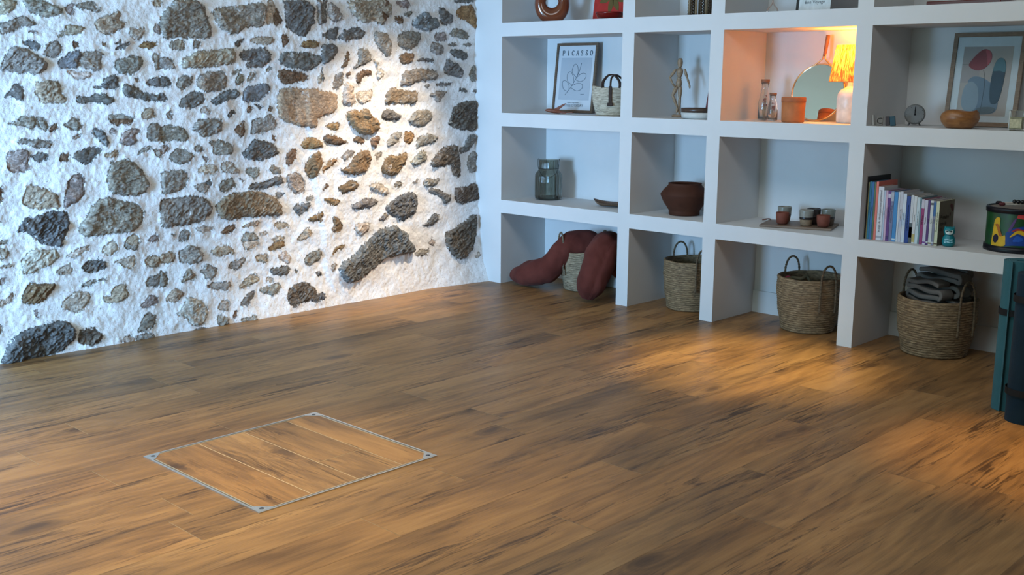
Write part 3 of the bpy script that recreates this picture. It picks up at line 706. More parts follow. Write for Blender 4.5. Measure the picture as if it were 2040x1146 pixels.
        cc = tint[None, None, :]*patch
        COL[i0:i1, j0:j1] = np.where(better[..., None], cc, COL[i0:i1, j0:j1])
    X = H + add
    mask = np.clip((BEST + 0.012)/0.024, 0, 1)
    ny, nz = len(ys), len(zs)
    V = np.stack([X, Y, Z], -1).reshape(-1, 3).astype(np.float32)
    idx = np.arange(ny*nz).reshape(ny, nz)
    F = np.stack([idx[:-1, :-1], idx[1:, :-1], idx[1:, 1:], idx[:-1, 1:]], -1).reshape(-1, 4)
    F = F[:, ::1]
    me = bpy.data.meshes.new('wall_left')
    me.vertices.add(len(V)); me.vertices.foreach_set('co', V.ravel())
    me.loops.add(F.size); me.loops.foreach_set('vertex_index', F.ravel().astype(np.int32))
    me.polygons.add(len(F)); me.polygons.foreach_set('loop_start', np.arange(0, F.size, 4, dtype=np.int32))
    me.polygons.foreach_set('use_smooth', np.ones(len(F), bool))
    me.update(calc_edges=True)
    a = me.attributes.new('stone_tint', 'FLOAT_COLOR', 'POINT')
    a.data.foreach_set('color', np.concatenate([COL.reshape(-1, 3), np.ones((len(V), 1), np.float32)], 1).astype(np.float32).ravel())
    a = me.attributes.new('stone_mask', 'FLOAT', 'POINT'); a.data.foreach_set('value', mask.ravel().astype(np.float32))
    me.materials.append(mat_wall_stone())
    o = bpy.data.objects.new('wall_left', me); C.objects.link(o); struct(o)
    return o
build_wall_left()

WHITE = mat_plaster_white()
# ---- floor: oak boards running towards the bookcase
def boards_mesh(name, rects, mat, joint_mat, z, along='Y', gap=0.0009, endgap=0.0022, parent=None, seed=3, base=None, tone=(0.84, 1.12)):
    """rects: (x0,x1,y0,y1). One mesh; every board has its own grain offset and tone."""
    rr = random.Random(seed); V, F, UV, T, MI = [], [], [], [], []
    if base:
        V += [(base[0], base[2], z-0.0006), (base[1], base[2], z-0.0006), (base[1], base[3], z-0.0006), (base[0], base[3], z-0.0006)]
        F.append((0, 1, 2, 3)); UV += [(0, 0)]*4; T += [(1, 1, 1, 1)]*4; MI.append(1)
    for (x0, x1, y0, y1) in rects:
        gx, gy = (gap, endgap) if along == 'Y' else (endgap, gap)
        ox, oy = rr.uniform(0, 60), rr.uniform(0, 60); k = rr.uniform(*tone); w = rr.uniform(-.035, .035)
        n = len(V)
        for x, y in ((x0+gx/2, y0+gy/2), (x1-gx/2, y0+gy/2), (x1-gx/2, y1-gy/2), (x0+gx/2, y1-gy/2)):
            V.append((x, y, z))
            UV.append((ox+x-x0, oy+y) if along == 'Y' else (ox+y-y0, oy+x))
            T.append((k*(1+w), k, k*(1-w*1.4), 1))
        F.append((n, n+1, n+2, n+3)); MI.append(0)
    o = mesh_obj(name, V, F, [mat, joint_mat], parent)
    me = o.data
    uv = me.uv_layers.new(name='grain'); uv.data.foreach_set('uv', [c for p in UV for c in p])
    a = me.attributes.new('board_tone', 'FLOAT_COLOR', 'CORNER'); a.data.foreach_set('color', [c for t in T for c in t])
    me.polygons.foreach_set('material_index', MI)
    return o
JOINT = plain('board_joint', (0.36, 0.27, 0.17), 0.7)
OAK = mat_wood_floor()
def floor():
    known = {0: -3.53, 7: -2.70, 3: -3.566, 9: -2.29, 5: -3.137, 6: -2.214, 4: -1.30, -2: -0.86, 1: -4.1, 2: -2.1, 8: -3.3, -1: -2.95, 10: -1.6, 11: -2.9}
    rr = random.Random(21); rects = []
    k0 = int(math.floor((X_L+3.5)/0.195)); k1 = int(math.ceil((X_R+3.5)/0.195))
    for k in range(k0, k1):
        x0, x1 = -3.5+0.195*k, -3.5+0.195*(k+1)
        s = known.get(k, rr.uniform(-3, -1)); Lb = 1.385
        ys = [s + Lb*i for i in range(-5, 6)]
        ys = [Y_F] + [y for y in ys if Y_F+.05 < y < Y_B-.05] + [Y_B]
        for a, b in zip(ys[:-1], ys[1:]): rects.append((x0, x1, a, b))
    o = boards_mesh('floor', rects, OAK, JOINT, 0.0, base=(X_L, X_R, Y_F, Y_B))
    struct(o)
floor()

def slab(name, x0, x1, y0, y1, z0, z1, mat=None):
    return struct(bm_obj(name, box_bm(x0, x1, y0, y1, z0, z1), mat or WHITE))
CREAM = plain('ceiling_paint', (0.62, 0.54, 0.36), 0.8, 0.03, 2)
slab('ceiling', X_L-.2, X_R+.1, Y_F-.1, Y_B+.1, CEIL, CEIL+.08, CREAM)
slab('wall_back', X_L-.2, X_R+.1, Y_B, Y_B+.1, 0, CEIL)
slab('wall_right', X_R, X_R+.1, Y_F, Y_B, 0, CEIL, plain('warm_paint', (0.25, 0.21, 0.17), 0.8, 0.05, 2))
# wall behind the camera with the big window that lights the room
bm = box_bm(X_L-.2, -5.0, Y_F-.1, Y_F, 0, CEIL)
box_bm(-1.5, X_R+.1, Y_F-.1, Y_F, 0, CEIL, bm=bm); box_bm(-5.0, -1.5, Y_F-.1, Y_F, 2.3, CEIL, bm=bm); box_bm(-5.0, -1.5, Y_F-.1, Y_F, 0, .12, bm=bm)
struct(bm_obj('wall_front', bm, WHITE))
bm = bmesh.new()
for x in (-5.0, -3.85, -2.7, -1.56): box_bm(x, x+.06, Y_F-.08, Y_F-.02, .12, 2.3, bm=bm)
for z in (.12, 2.24): box_bm(-5.0, -1.5, Y_F-.08, Y_F-.02, z, z+.06, bm=bm)
struct(bm_obj('window_1', bm, plain('window_frame_grey', (0.08, 0.08, 0.085), 0.5)))

# ---- built-in white bookcase
COLS = [(-4.9965, -4.0212), (-3.9351, -3.4170), (-3.3331, -2.5740), (-2.4915, -1.4100)]
BOARDS = [(.4720, .5577), (1.0361, 1.1216), (1.6033, 1.6878), (2.17, CEIL)]
bc = thing('bookcase', 'large built-in white bookcase of thick shelves and uprights beside the stone wall', 'bookcase', (-3.3, 0, 0))
def wpart(name, x0, x1, y0, y1, z0, z1, bev=0.0):
    bm = box_bm(x0+3.3, x1+3.3, y0, y1, z0, z1, bev); return bm_obj(name, bm, WHITE, bc)
ups = [(-5.40, -4.9965), (-4.0212, -3.9351), (-3.4170, -3.3331), (-2.5740, -2.4915), (-1.4100, -1.3250)]
for x0, x1 in ups: wpart('upright', x0, x1, 0, .435, 0, CEIL)
for x0, x1 in COLS:
    for z0, z1 in BOARDS: wpart('shelf_board', x0, x1, 0, .435, z0, z1)
wpart('back_panel', -5.40, -1.325, .435, .453, 0, CEIL)
for x0, x1 in COLS:
    bm = box_bm(x0, x1, .421, .435, 0.0, .128, 0.0)
    struct(bm_obj('baseboard_back', bm, WHITE))

# ---- access hatch let into the floor
ht = thing('floor_hatch', 'square oak-boarded access hatch in a thin aluminium frame set in the floor', 'hatch', (-3.141, -2.963, 0))
hx, hy = -3.141, -2.963
ALU = plain('brushed_aluminium', (0.62, 0.64, 0.66), 0.32, 0.08, 60, metal=0.85)
def ring_frame(a, w, z0, z1, b=None):
    b = b or a; V = []
    for (p, q) in ((a, b), (a-w, b-w)):
        for z in (z0, z1):
            V += [(-p, -q, z), (p, -q, z), (p, q, z), (-p, q, z)]
    F = []
    for i in range(4):
        j = (i+1) % 4
        F += [(i, j, 4+j, 4+i), (8+j, 8+i, 12+i, 12+j), (4+i, 4+j, 12+j, 12+i)]
    return V, F
V, F = ring_frame(.367, .0075, 0.0002, .0035, .373)
mesh_obj('frame', V, F, ALU, ht)
V, F = ring_frame(.3545, .0035, 0.0002, .0030, .3605)
mesh_obj('panel_edge', V, F, plain('panel_edge_metal', (0.55, 0.50, 0.40), 0.4, metal=0.5), ht)
rects = []
for y0, y1, cuts in ((-.357, -.163, []), (-.163, .028, []), (.028, .223, [.12]), (.223, .357, [])):
    xs = [-.351] + cuts + [.351]
    for a, b in zip(xs[:-1], xs[1:]): rects.append((a, b, y0, y1))
HATCHOAK = mat_wood_floor('hatch_oak', 1.0)
boards_mesh('panel', rects, HATCHOAK, plain('hatch_joint', (0.62, 0.47, 0.30), 0.6), 0.0022, along='X', gap=.0032, endgap=.0025, parent=ht, seed=9, base=(-.351, .351, -.357, .357), tone=(1.0, 1.2))
for sx in (-1, 1):
    for sy in (-1, 1):
        x, y = sx*.3595, sy*.3655
        V, F = [], []
        P = [(x, y), (x-sx*.050, y), (x-sx*.050, y-sy*.006), (x-sx*.006, y-sy*.050), (x, y-sy*.050)]
        V = [(a, b, .0004) for a, b in P] + [(a, b, .0038) for a, b in P]
        F = [tuple(range(5, 10))] + [(i, (i+1) % 5, 5+(i+1) % 5, 5+i) for i in range(5)]
        pl = mesh_obj('corner_plate', V, F, ALU, ht)
        V, F = lathe([(0, .0052), (.005, .0052), (.008, .0042), (.008, .003)], 20)
        mesh_obj('screw', V, F, plain('screw_steel', (0.05, 0.06, 0.08), 0.3, metal=0.6), pl, True, loc=(x-sx*.017, y-sy*.017, 0))

# ---- light
def area(name, loc, rot, sx, sy, power, col, spread=None):
    l = bpy.data.lights.new(name, 'AREA'); l.shape = 'RECTANGLE'; l.size = sx; l.size_y = sy; l.energy = power; l.color = col
    if spread: l.spread = spread
    o = bpy.data.objects.new(name, l); C.objects.link(o); o.location = loc; o.rotation_euler = rot; return o
area('window_daylight', (-3.5, Y_F-.12, 1.15), (PI/2, 0, 0), 2.8, 2.0, 52, (0.55, 0.95, 1.0))
area('window_fill_low', (-4.3, Y_F-.10, .95), (PI/2, 0, math.radians(18)), 1.1, 1.5, 84, (0.32, 0.60, 1.0), math.radians(80))  # added fill set in the window opening, lifts the left wall and shelves
area('overhead_fill', (-2.3, -1.75, CEIL-.05), (math.radians(14), 0, 0), 3.6, 1.3, 54, (0.90, 0.95, 1.0))  # added ceiling fill to brighten the shelf fronts
SPOT_M = plain('spot_housing', (0.75, 0.75, 0.74), 0.4)
def downlight(x, y, tx, ty, tz, power, col, ang, blend, label):
    t = thing('ceiling_spotlight', label, 'spotlight', (x, y, CEIL))
    lathe_obj('housing', [(.028, 0), (.045, 0), (.045, -.008), (.034, -.012), (.030, -.004), (.028, 0)], SPOT_M, t, 32)
    l = bpy.data.lights.new('spot', 'SPOT'); l.energy = power; l.color = col; l.spot_size = math.radians(ang); l.spot_blend = blend; l.shadow_soft_size = .025
    o = bpy.data.objects.new('spot_lamp', l); C.objects.link(o); o.parent = t; o.location = (0, 0, -.03)
    d = Vector((tx-x, ty-y, tz-CEIL)); o.rotation_euler = d.to_track_quat('-Z', 'Y').to_euler()
WARM = (1.0, 0.66, 0.36)
downlight(-4.05, -.42, -5.20, -.98, .50, 350, (1.0, 0.83, 0.64), 44, 1.0, 'recessed ceiling spotlight aimed at the stone wall')
downlight(-2.60, -.62, -2.68, -.66, 0, 430, (1.0, 0.80, 0.34), 34, 1.0, 'recessed ceiling spotlight in front of the middle of the bookcase')
downlight(-1.30, -1.10, -1.22, -1.12, 0, 205, (1.0, 0.56, 0.06), 30, 1.0, 'recessed ceiling spotlight nearest the right end of the bookcase')
downlight(-2.75, -3.00, -2.75, -3.00, 0, 150, (1.0, 0.84, 0.52), 46, 1.0, 'recessed ceiling spotlight above the floor hatch')
downlight(-3.35, -3.95, -3.30, -3.90, 0, 260, (1.0, 0.86, 0.62), 66, 1.0, 'added unseen ceiling fill spotlight brightening the floor farthest from the bookcase')  # added fill spot, only there to brighten the near left floor
w = bpy.data.worlds.new('world'); bpy.context.scene.world = w; w.use_nodes = True
w.node_tree.nodes['Background'].inputs[0].default_value = (0.55, 0.75, 1.0, 1); w.node_tree.nodes['Background'].inputs[1].default_value = 0.1

# ---- camera
cam = bpy.data.cameras.new('camera'); co = bpy.data.objects.new('camera', cam); C.objects.link(co)
cam.sensor_fit = 'HORIZONTAL'; cam.sensor_width = 36; cam.lens = 2172.127*36/2040; cam.clip_start = 0.05
pit, roll, yaw = 0.188045, 0.0073886, 0.764077
cp, sp = math.cos(pit), math.sin(pit)
fw = Vector((-math.sin(yaw)*cp, math.cos(yaw)*cp, -sp)); rt = Vector((math.cos(yaw), math.sin(yaw), 0)); up = rt.cross(fw)
r2 = rt*math.cos(roll)+up*math.sin(roll); u2 = -rt*math.sin(roll)+up*math.cos(roll)
M = Matrix(((r2.x, u2.x, -fw.x), (r2.y, u2.y, -fw.y), (r2.z, u2.z, -fw.z))).to_4x4(); M.translation = Vector((0, -5.10428, 1.33))
co.matrix_world = M
bpy.context.scene.camera = co
sc = bpy.context.scene
sc.view_settings.view_transform = 'Standard'; sc.view_settings.look = 'None'; sc.view_settings.exposure = 0.0
sc.cycles.max_bounces = 7; sc.cycles.adaptive_threshold = 0.025; sc.cycles.use_denoising = True

# ================================================================== THINGS ON THE SHELVES
S0, S1, S2 = 1.6878, 1.1216, 0.5577       # shelf tops
e = 0.0006

# ---- seagrass baskets
def basket(label, x, y, r0, r1, h, colors, rotz=0, coils=22, flare=0.0, group='seagrass baskets on the floor', handles=True, hh=.075, drop=True):
    t = thing('woven_basket', label, 'basket', (x, y, 0), rotz, group)
    mat = mat_seagrass('seagrass', *colors)
    prof = []
    def rad(q): return r0 + (r1-r0)*math.sin(min(1, q*1.25)*PI/2)*0.9 + (r1-r0)*0.1*q + flare*q*q
    prof.append((0, 0.001)); prof.append((r0*.96, 0.001))
    for c in range(coils):
        for s in range(4):
            q = (c + s/4)/coils
            prof.append((rad(q) + .0032*math.sin(PI*s/4), .002 + h*q))
    rt_ = rad(1.0)
    prof += [(rt_+.001, h+.002), (rt_-.004, h+.006), (rt_-.010, h+.001)]
    for q in (.85, .6, .35, .1): prof.append((rad(q)-.011, h*q))
    prof.append((0, .014))
    def fn(r, a, z):
        k = int(z/(h/coils)); w = .0012*math.sin(a*62 + k*1.9) + .0018*math.sin(a*5+k*.7)
        rr = r + (w if r > r0*.9 else 0)
        zz = z + (.0022*math.sin(a*3+1.0)+.0012*math.sin(a*9)) * (z/h)
        return (rr*math.cos(a), rr*math.sin(a), zz)
    lathe_obj('body', prof, mat, t, 120, True, fn)
    if handles:
        hm = mat_seagrass('braided_handle', *[tuple(c*.55 for c in cc) for cc in colors])
        for s in (-1, 1):
            pts = []
            for i in range(13):
                a = PI*i/12
                pts.append((s*(rt_+.007), -.045*math.cos(a), h-.012+(hh+.012)*math.sin(a)**.8))
            pts = [(s*(rt_+.006), -.047, h*.42)]*1 + [(s*(rt_+.008), -.047, h*.7)] + pts + [(s*(rt_+.008), .047, h*.7), (s*(rt_+.006), .047, h*.42)] if drop else pts
            P = catmull(pts, 4)
            R = [.0058 + .0012*math.sin(i*2.2) for i in range(len(P))]
            tube_obj('handle', P, R, hm, t, 8)
    return t
SG = [(.075, .048, .024), (.19, .128, .068), (.33, .235, .130)]
SGP = [(.09, .07, .042), (.25, .20, .13), (.40, .33, .22)]
basket('pale seagrass basket standing behind two terracotta bolster cushions', -4.485, .235, .112, .148, .25, SGP, 1.12, 20, hh=.125)
basket('seagrass basket standing in the narrow floor compartment, half hidden by the upright', -3.648, .243, .137, .163, .290, SG, -.55, 23, hh=.085)
basket('empty-looking seagrass basket with tall loop handles in the third floor compartment', -2.870, .233, .138, .172, .292, SG, -.50, 24, hh=.085)
basket('widest seagrass basket, filled with folded grey blankets', -2.155, .214, .152, .188, .282, SG, -.42, 23, hh=.11)
# small things seen inside the third basket
o = lathe_obj('ball', [(0, -.024), (.014, -.0195), (.022, -.009), (.024, 0), (.022, .009), (.014, .0195), (0, .024)], plain('pink_rubber', (.45, .03, .10), .5), None, 24, loc=(-2.985, .205, .262))
tag(o, 'small dark pink ball peeping over the rim of the third basket', 'ball')
V, F = tube_vf(catmull([(-.06, 0, 0), (-.02, .01, .012), (.02, -.005, .010), (.05, .01, .022), (.07, 0, 0)], 5), [.010]*21, 8)
o = mesh_obj('cloth_strap', V, F, mat_fabric('olive_cloth', (.08, .07, .04), (.16, .13, .08)), None, True, loc=(-2.915, .175, .272), rot=(0, 0, .5))
tag(o, 'olive cloth strap lying inside the third basket beside the pink ball', 'strap')
o = lathe_obj('cushion_filling', [(0, .255), (.10, .252), (.145, .235), (.150, .20), (0, .19)], plain('dark_cloth_fill', (.05, .045, .04), .9), None, 40, loc=(-2.870, .233, 0))
tag(o, 'dark cloth heaped inside the third basket below its rim', 'cloth')

# ---- folded blankets
def blanket(label, x, y, z, w, layers, th, dep, rotz, seed, tilt=0.0):
    rr = random.Random(seed); path = []
    lw = w/2; pitch = th*1.55
    for k in range(layers):
        zz = k*pitch; s = 1 if k % 2 == 0 else -1
        inset = rr.uniform(0, .018)
        for i in range(9):
            q = -1+2*i/8; path.append((s*q*(lw-inset-pitch*.5), zz + .006*math.sin(q*3+seed+k)))
        if k < layers-1:
            for a in (30, 90, 150):
                an = math.radians(a-90); path.append((s*(lw-inset-pitch*.5 + pitch*.5*math.cos(an)), zz+pitch*.5+pitch*.5*math.sin(an)))
    P = catmull([(a, 0, b) for a, b in path], 3)
    ny = 14; V, F = [], []
    n = len(P)
    for j in range(ny):
        yy = -dep/2 + dep*j/(ny-1)
        for i, p in enumerate(P):
            nz = mnoise.noise(Vector((p.x*9+seed, yy*9, p.z*14)))*.006 + .006*math.sin(p.x*14+seed+yy*9)*.4
            nx = mnoise.noise(Vector((p.x*8+seed+9, yy*12, p.z*12)))*.008
            V.append((p.x+nx, yy + .008*math.sin(p.x*17+seed+p.z*30), p.z+nz))
    for j in range(ny-1):
        for i in range(n-1): F.append((j*n+i, j*n+i+1, (j+1)*n+i+1, (j+1)*n+i))
    o = mesh_obj('folded_blanket', V, F, mat_fabric('taupe_fleece', (.085, .078, .072), (.155, .145, .132), 700), None, True, (x, y, z), (0, tilt, rotz))
    sm = o.modifiers.new('s', 'SOLIDIFY'); sm.thickness = th; sm.offset = 0
    ss = o.modifiers.new('ss', 'SUBSURF'); ss.levels = 1; ss.render_levels = 1
    tag(o, label, 'blanket', 'folded grey blankets in the widest basket')
blanket('front folded grey blanket, lowest of those standing in the widest basket', -2.180, .148, .235, .225, 5, .021, .080, -.36, 3, .03)
blanket('middle folded grey blanket, taller than the one in front of it', -2.150, .228, .240, .262, 6, .022, .080, -.30, 8, .03)
blanket('rearmost darkest folded blanket in the widest basket', -2.125, .305, .245, .215, 6, .022, .055, -.25, 15, -.02)

# ---- terracotta bolster cushions draped over the pale basket
def bolster(label, ctrl, rads, seed, seam):
    P = catmull(ctrl, 9); n = len(P)
    R = [p.x for p in catmull([(r, 0, 0) for r in rads], 9)]
    seg = 40
    # round the two ends
    V, F = tube_vf(P, R, seg, cap=True)
    W = []
    for i, v in enumerate(V):
        v = Vector(v); c = Vector(P[min(i//seg, n-1)]); d = v-c
        k = i % seg
        f = mnoise.noise(v*11+Vector((seed, 0, 0)))*.12 + mnoise.noise(Vector((v.x*34, v.y*34, v.z*11))+Vector((seed*3, 1, 0)))*.08
        crease = -.10*math.exp(-((k-seam) % seg)**2/1.6)
        endp = min(i//seg, n-1-i//seg)
        if endp < 9: f += .07*math.sin(k*2*PI/seg*9)*(1-endp/9)
        nv = c + d*(1+f+crease); nv.z = max(nv.z, .004 + .002*(k % 3)); W.append(tuple(nv))
    t = thing('bolster_cushion', label, 'cushion', (0, 0, 0), 0, 'terracotta bolster cushions')
    mb = mat_fabric('terracotta_cotton', (.085, .020, .015), (.130, .034, .025), 800, .95)
    o = mesh_obj('cover', W, F, mb, t, True)
    s = o.modifiers.new('s', 'SUBSURF'); s.levels = 1; s.render_levels = 1
    pts = [Vector(W[i*seg+seam]) for i in range(2, n-2)]
    tube_obj('seam', [tuple(p) for p in pts], .0022, mb, t, 6)
    return t
bolster('long terracotta bolster cushion sloping left from the pale basket down to the floor',
        [(-4.955, .062, .040), (-4.92, .058, .056), (-4.803, .05, .081), (-4.660, .06, .120), (-4.585, .085, .185), (-4.548, .125, .255), (-4.495, .18, .298), (-4.400, .24, .303), (-4.32, .28, .28)],
        [.006, .042, .078, .086, .080, .082, .088, .076, .02], 1.3, 12)
bolster('upright terracotta bolster cushion folded over the front of the pale basket',
        [(-4.178, -.080, .018), (-4.176, -.068, .070), (-4.167, -.045, .146), (-4.164, -.005, .225), (-4.170, .045, .288), (-4.190, .12, .310), (-4.20, .20, .26), (-4.17, .26, .16), (-4.16, .29, .06)],
        [.030, .078, .094, .098, .102, .106, .092, .075, .03], 4.1, 24)

# ---- rolled yoga mats
def yoga_mat(label, x, y, r, h, mat, start, straps, strap_mat, flap=0.0):
    t = thing('yoga_mat', label, 'yoga mat', (x, y, 0), 0, 'rolled yoga mats standing on the floor')
    th = .0062; turns = 6.0; V, F = [], []; n = int(turns*44)
    inner, outer = [], []
    for i in range(n+1):
        a = start - 2*PI*turns*(1-i/n); rr = r - (th*1.25)*turns*(1-i/n)
        outer.append((rr*math.cos(a), rr*math.sin(a))); inner.append(((rr-th)*math.cos(a), (rr-th)*math.sin(a)))
    if flap:
        a = start; tx, ty = -math.sin(a), math.cos(a)
        for k in range(1, 5):
            outer.append((r*math.cos(a)+tx*flap*k/4+math.cos(a)*.002*k, r*math.sin(a)+ty*flap*k/4+math.sin(a)*.002*k))
            inner.append((outer[-1][0]-math.cos(a)*th, outer[-1][1]-math.sin(a)*th))
    m = len(outer)
    for z in (.001, h):
        V += [(a, b, z) for a, b in outer] + [(a, b, z) for a, b in inner]
    for i in range(m-1):
        F += [(i, i+1, 2*m+i+1, 2*m+i), (m+i+1, m+i, 3*m+i, 3*m+i+1), (2*m+i, 2*m+i+1, 3*m+i+1, 3*m+i), (i+1, i, m+i, m+i+1)]
    F += [(m-1, 2*m-1, 4*m-1, 3*m-1), (0, m, 3*m, 2*m)][:2]
    mesh_obj('roll', V, F, mat, t, False)
    for z in straps:
        lathe_obj('strap', [(r+.0008, z-.013), (r+.0030, z-.013), (r+.0030, z+.013), (r+.0008, z+.013)], strap_mat, t, 64, False, closed=True)
    return t
STR = plain('black_elastic', (.006, .006, .007), .7)
yoga_mat('rolled teal yoga mat with a black elastic strap, behind the navy one', -1.532, -.515, .066, .625, mat_fabric('teal_foam', (.030, .105, .125), (.038, .125, .150), 400, .8), math.radians(255), [.415, ], STR, .012)
yoga_mat('rolled dark navy yoga mat with two black straps, frontmost at the right edge', -1.425, -.640, .076, .600, mat_fabric('navy_foam', (.004, .017, .030), (.006, .022, .038), 400, .75), math.radians(100), [.125, .50], STR)

# ---- top shelf
BR = plain('brown_glaze', (.16, .038, .014), .12, .2, 12, Coat_Weight=.8)
def ring_vase():
    t = thing('ring_vase', 'glossy brown ceramic ring-shaped vase with a hole through its middle', 'vase', (-4.700, .145, S0+.001), .62)
    V, F = [], []; n, m = 64, 28
    for i in range(n):
        a = 2*PI*i/n
        for k in range(m):
            b = 2*PI*k/m
            rr = .074 + (.036+.010*max(0, -math.sin(a)))*math.cos(b)
            x = rr*math.cos(a)*1.0; z = .120 + rr*math.sin(a)*1.12; y = (.040)*math.sin(b)
            z = max(z, 0.0); V.append((x, y, z))
    for i in range(n):
        for k in range(m):
            F.append((i*m+k, ((i+1) % n)*m+k, ((i+1) % n)*m+(k+1) % m, i*m+(k+1) % m))
    mesh_obj('body', V, F, BR, t, True)
    lathe_obj('neck', [(.016, .225), (.020, .255), (.026, .275), (.022, .275), (.016, .255), (.012, .225)], BR, t, 32)
ring_vase()
def leaning(name, label, cat, x, y, z, w, h, lean, rotz=0, group=None):
    t = thing(name, label, cat, (x, y, z), rotz, group); t.rotation_euler = (-math.asin(lean/h), 0, rotz); return t
t = leaning('canvas_print', 'red print with an olive-brown leaf leaning on the top shelf', 'picture', -4.335, .30, S0+.004, .30, .42, .06)
mesh_obj('panel', *[q for q in poly_prism([(-.165, 0), (.115, 0), (.115, .40), (-.165, .40)], 0, .016)], plain('red_print', (.42, .030, .022), .45), t)
LEAF = plain('olive_print', (.13, .085, .022), .6)
def leafshape(cx, cz, L_, W_, an):
    pts = [(L_*q, W_*math.sin(PI*q)**.8) for q in np.linspace(0, 1, 9)] + [(L_*q, -W_*math.sin(PI*q)**.8) for q in np.linspace(1, 0, 9)[1:-1]]
    return poly_prism([(cx+a*math.cos(an)-b*math.sin(an), cz+a*math.sin(an)+b*math.cos(an)) for a, b in pts], -.0012, 0)
V, F = merge([leafshape(-.02, .155, .11, .020, an) for an in (-1.05, -1.75, -.35, .4, 1.2, 2.0, 2.8, 3.5)])
mesh_obj('leaf_motif', V, F, LEAF, t)
t = thing('glass_dish', 'shallow dark red glass dish in front of the red print', 'dish', (-4.205, .105, S0+e))
lathe_obj('bowl', [(0, .001), (.045, .001), (.074, .012), (.082, .032), (.083, .042), (.080, .042), (.078, .033), (.070, .016), (.044, .006), (0, .006)], mat_glass('red_glass', (.35, .012, .01), .04, .65), t, 56)
t = thing('bead_lantern', 'dark bead and bamboo cylinder on the top shelf of the narrow column', 'lantern', (-3.600, .16, S0+e))
DK = plain('dark_bead', (.045, .026, .012), .25, .3, 60); BB = plain('bamboo', (.24, .17, .10), .5, .2, 40)
lathe_obj('base_plate', [(0, 0), (.072, 0), (.072, .006), (0, .006)], DK, t, 40, False)
parts_b, parts_d = [], []
for i in range(14):
    a = 2*PI*i/14; x, y = .062*math.cos(a), .062*math.sin(a)
    if i % 2: parts_b.append(tube_vf([(x, y, .006), (x, y, .21)], .0075, 10))
    else:
        prof = [(.002, .006)]
        for k in range(13): prof += [(.004, .007+k*.016), (.0085, .011+k*.016), (.0095, .015+k*.016), (.0085, .019+k*.016)]
        V, F = lathe(prof, 12); parts_d.append(([(v[0]+x, v[1]+y, v[2]) for v in V], F))
mesh_obj('bamboo_rods', *merge(parts_b), BB, t, True); mesh_obj('bead_strings', *merge(parts_d), DK, t, True)
lathe_obj('top_ring', [(.05, .208), (.074, .208), (.074, .216), (.05, .216)], DK, t, 40, False, closed=True)
t = thing('wire_figurine', 'tiny forked metal figurine with silver ball feet on the top shelf', 'figurine', (-3.135, .15, S0+e), .5)
CH = plain('chrome', (.75, .75, .78), .08, metal=1.0); PK = plain('pale_copper', (.38, .27, .22), .4, metal=.4)
for s in (-1, 1):
    tube_obj('leg', catmull([(0, 0, .075), (s*.006, 0, .045), (s*.022, 0, .026), (s*.026, 0, .012)], 5), .0028, PK, t, 8)
    lathe_obj('foot', [(0, -.008), (.0057, -.0057), (.008, 0), (.0057, .0057), (0, .008)], CH, t, 18, loc=(s*.027, 0, .008))
tube_obj('body', [(0, 0, .07), (0, 0, .15)], [.004, .006], PK, t, 10)
lathe_obj('head', [(0, -.012), (.009, -.008), (.012, 0), (.009, .008), (0, .012)], PK, t, 18, loc=(0, 0, .16))
t = leaning('certificate_frame', 'black frame with a white handwritten card on its left half', 'picture', -2.835, .20, S0+.003, .37, .26, .03)
BK = plain('black_lacquer', (.006, .006, .007), .25)
mesh_obj('frame', *poly_prism([(-.192, 0), (.180, 0), (.180, .25), (-.192, .25)], 0, .018), BK, t)
mesh_obj('card', *poly_prism([(-.175, .010), (.006, .010), (.006, .238), (-.175, .238)], -.001, 0), plain('white_card', (.62, .66, .66), .5), t)
V, F = text_vf('Bon Voyage', .024, .0002); V = [(v[0]-.085, -.0016, v[1]+.050) for v in V]
o = mesh_obj('handwriting', V, F, plain('grey_ink', (.10, .11, .12), .6), t)
t = thing('lacquer_tray', 'low dark red lacquered tray on the top shelf at the right', 'tray', (-2.095, .17, S0+e))
bm_obj('tray_body', box_bm(-.172, .172, -.10, .10, 0, .020, .004), plain('dark_red_lacquer', (.10, .012, .008), .15), t)
t = thing('porcelain_bowl', 'blue and white porcelain bowl on the dark red tray', 'bowl', (-2.03, .13, S0+.0215))
lathe_obj('bowl', [(0, 0), (.022, 0), (.024, .006), (.045, .025), (.055, .05), (.052, .05), (.042, .027), (0, .010)], plain('blue_white_glaze', (.30, .42, .60), .15, .5, 30), t, 40)

# ---- second shelf
FRD = mat_wood('dark_oak_frame', (.075, .045, .025), (.15, .095, .055), (30, 30, 200), .5)
PAPER = plain('poster_paper', (.56, .585, .61), .5, .03, 3)
INK = plain('slate_ink', (.055, .085, .11), .6)
def picture(label, x, y, z, w, h, lean, bw, fm, paper, depth=.018):
    t = leaning('framed_print', label, 'picture', x, y, z, w, h, lean)
    V, F = [], []
    for p in (0, 1):
        i_ = bw if p else 0
        for yy in (-depth, 0.0):
            V += [(-w/2+i_, yy, i_), (w/2-i_, yy, i_), (w/2-i_, yy, h-i_), (-w/2+i_, yy, h-i_)]
    for i in range(4):
        j = (i+1) % 4
        F += [(i, j, 4+j, 4+i), (8+j, 8+i, 12+i, 12+j), (i, 8+i, 8+j, j), (4+i, 4+j, 12+j, 12+i)]
    mesh_obj('frame', V, F, fm, t)
    mesh_obj('sheet', *poly_prism([(-w/2+bw*.6, bw*.6), (w/2-bw*.6, bw*.6), (w/2-bw*.6, h-bw*.6), (-w/2+bw*.6, h-bw*.6)], -depth*.55, -depth*.2), paper, t)
    return t
PW, PH = .345, .446
t = picture('white exhibition poster with a simple line drawing in a thin dark wooden frame', -4.690, .352, S1+.002, PW, PH, .050, .016, FRD, PAPER)
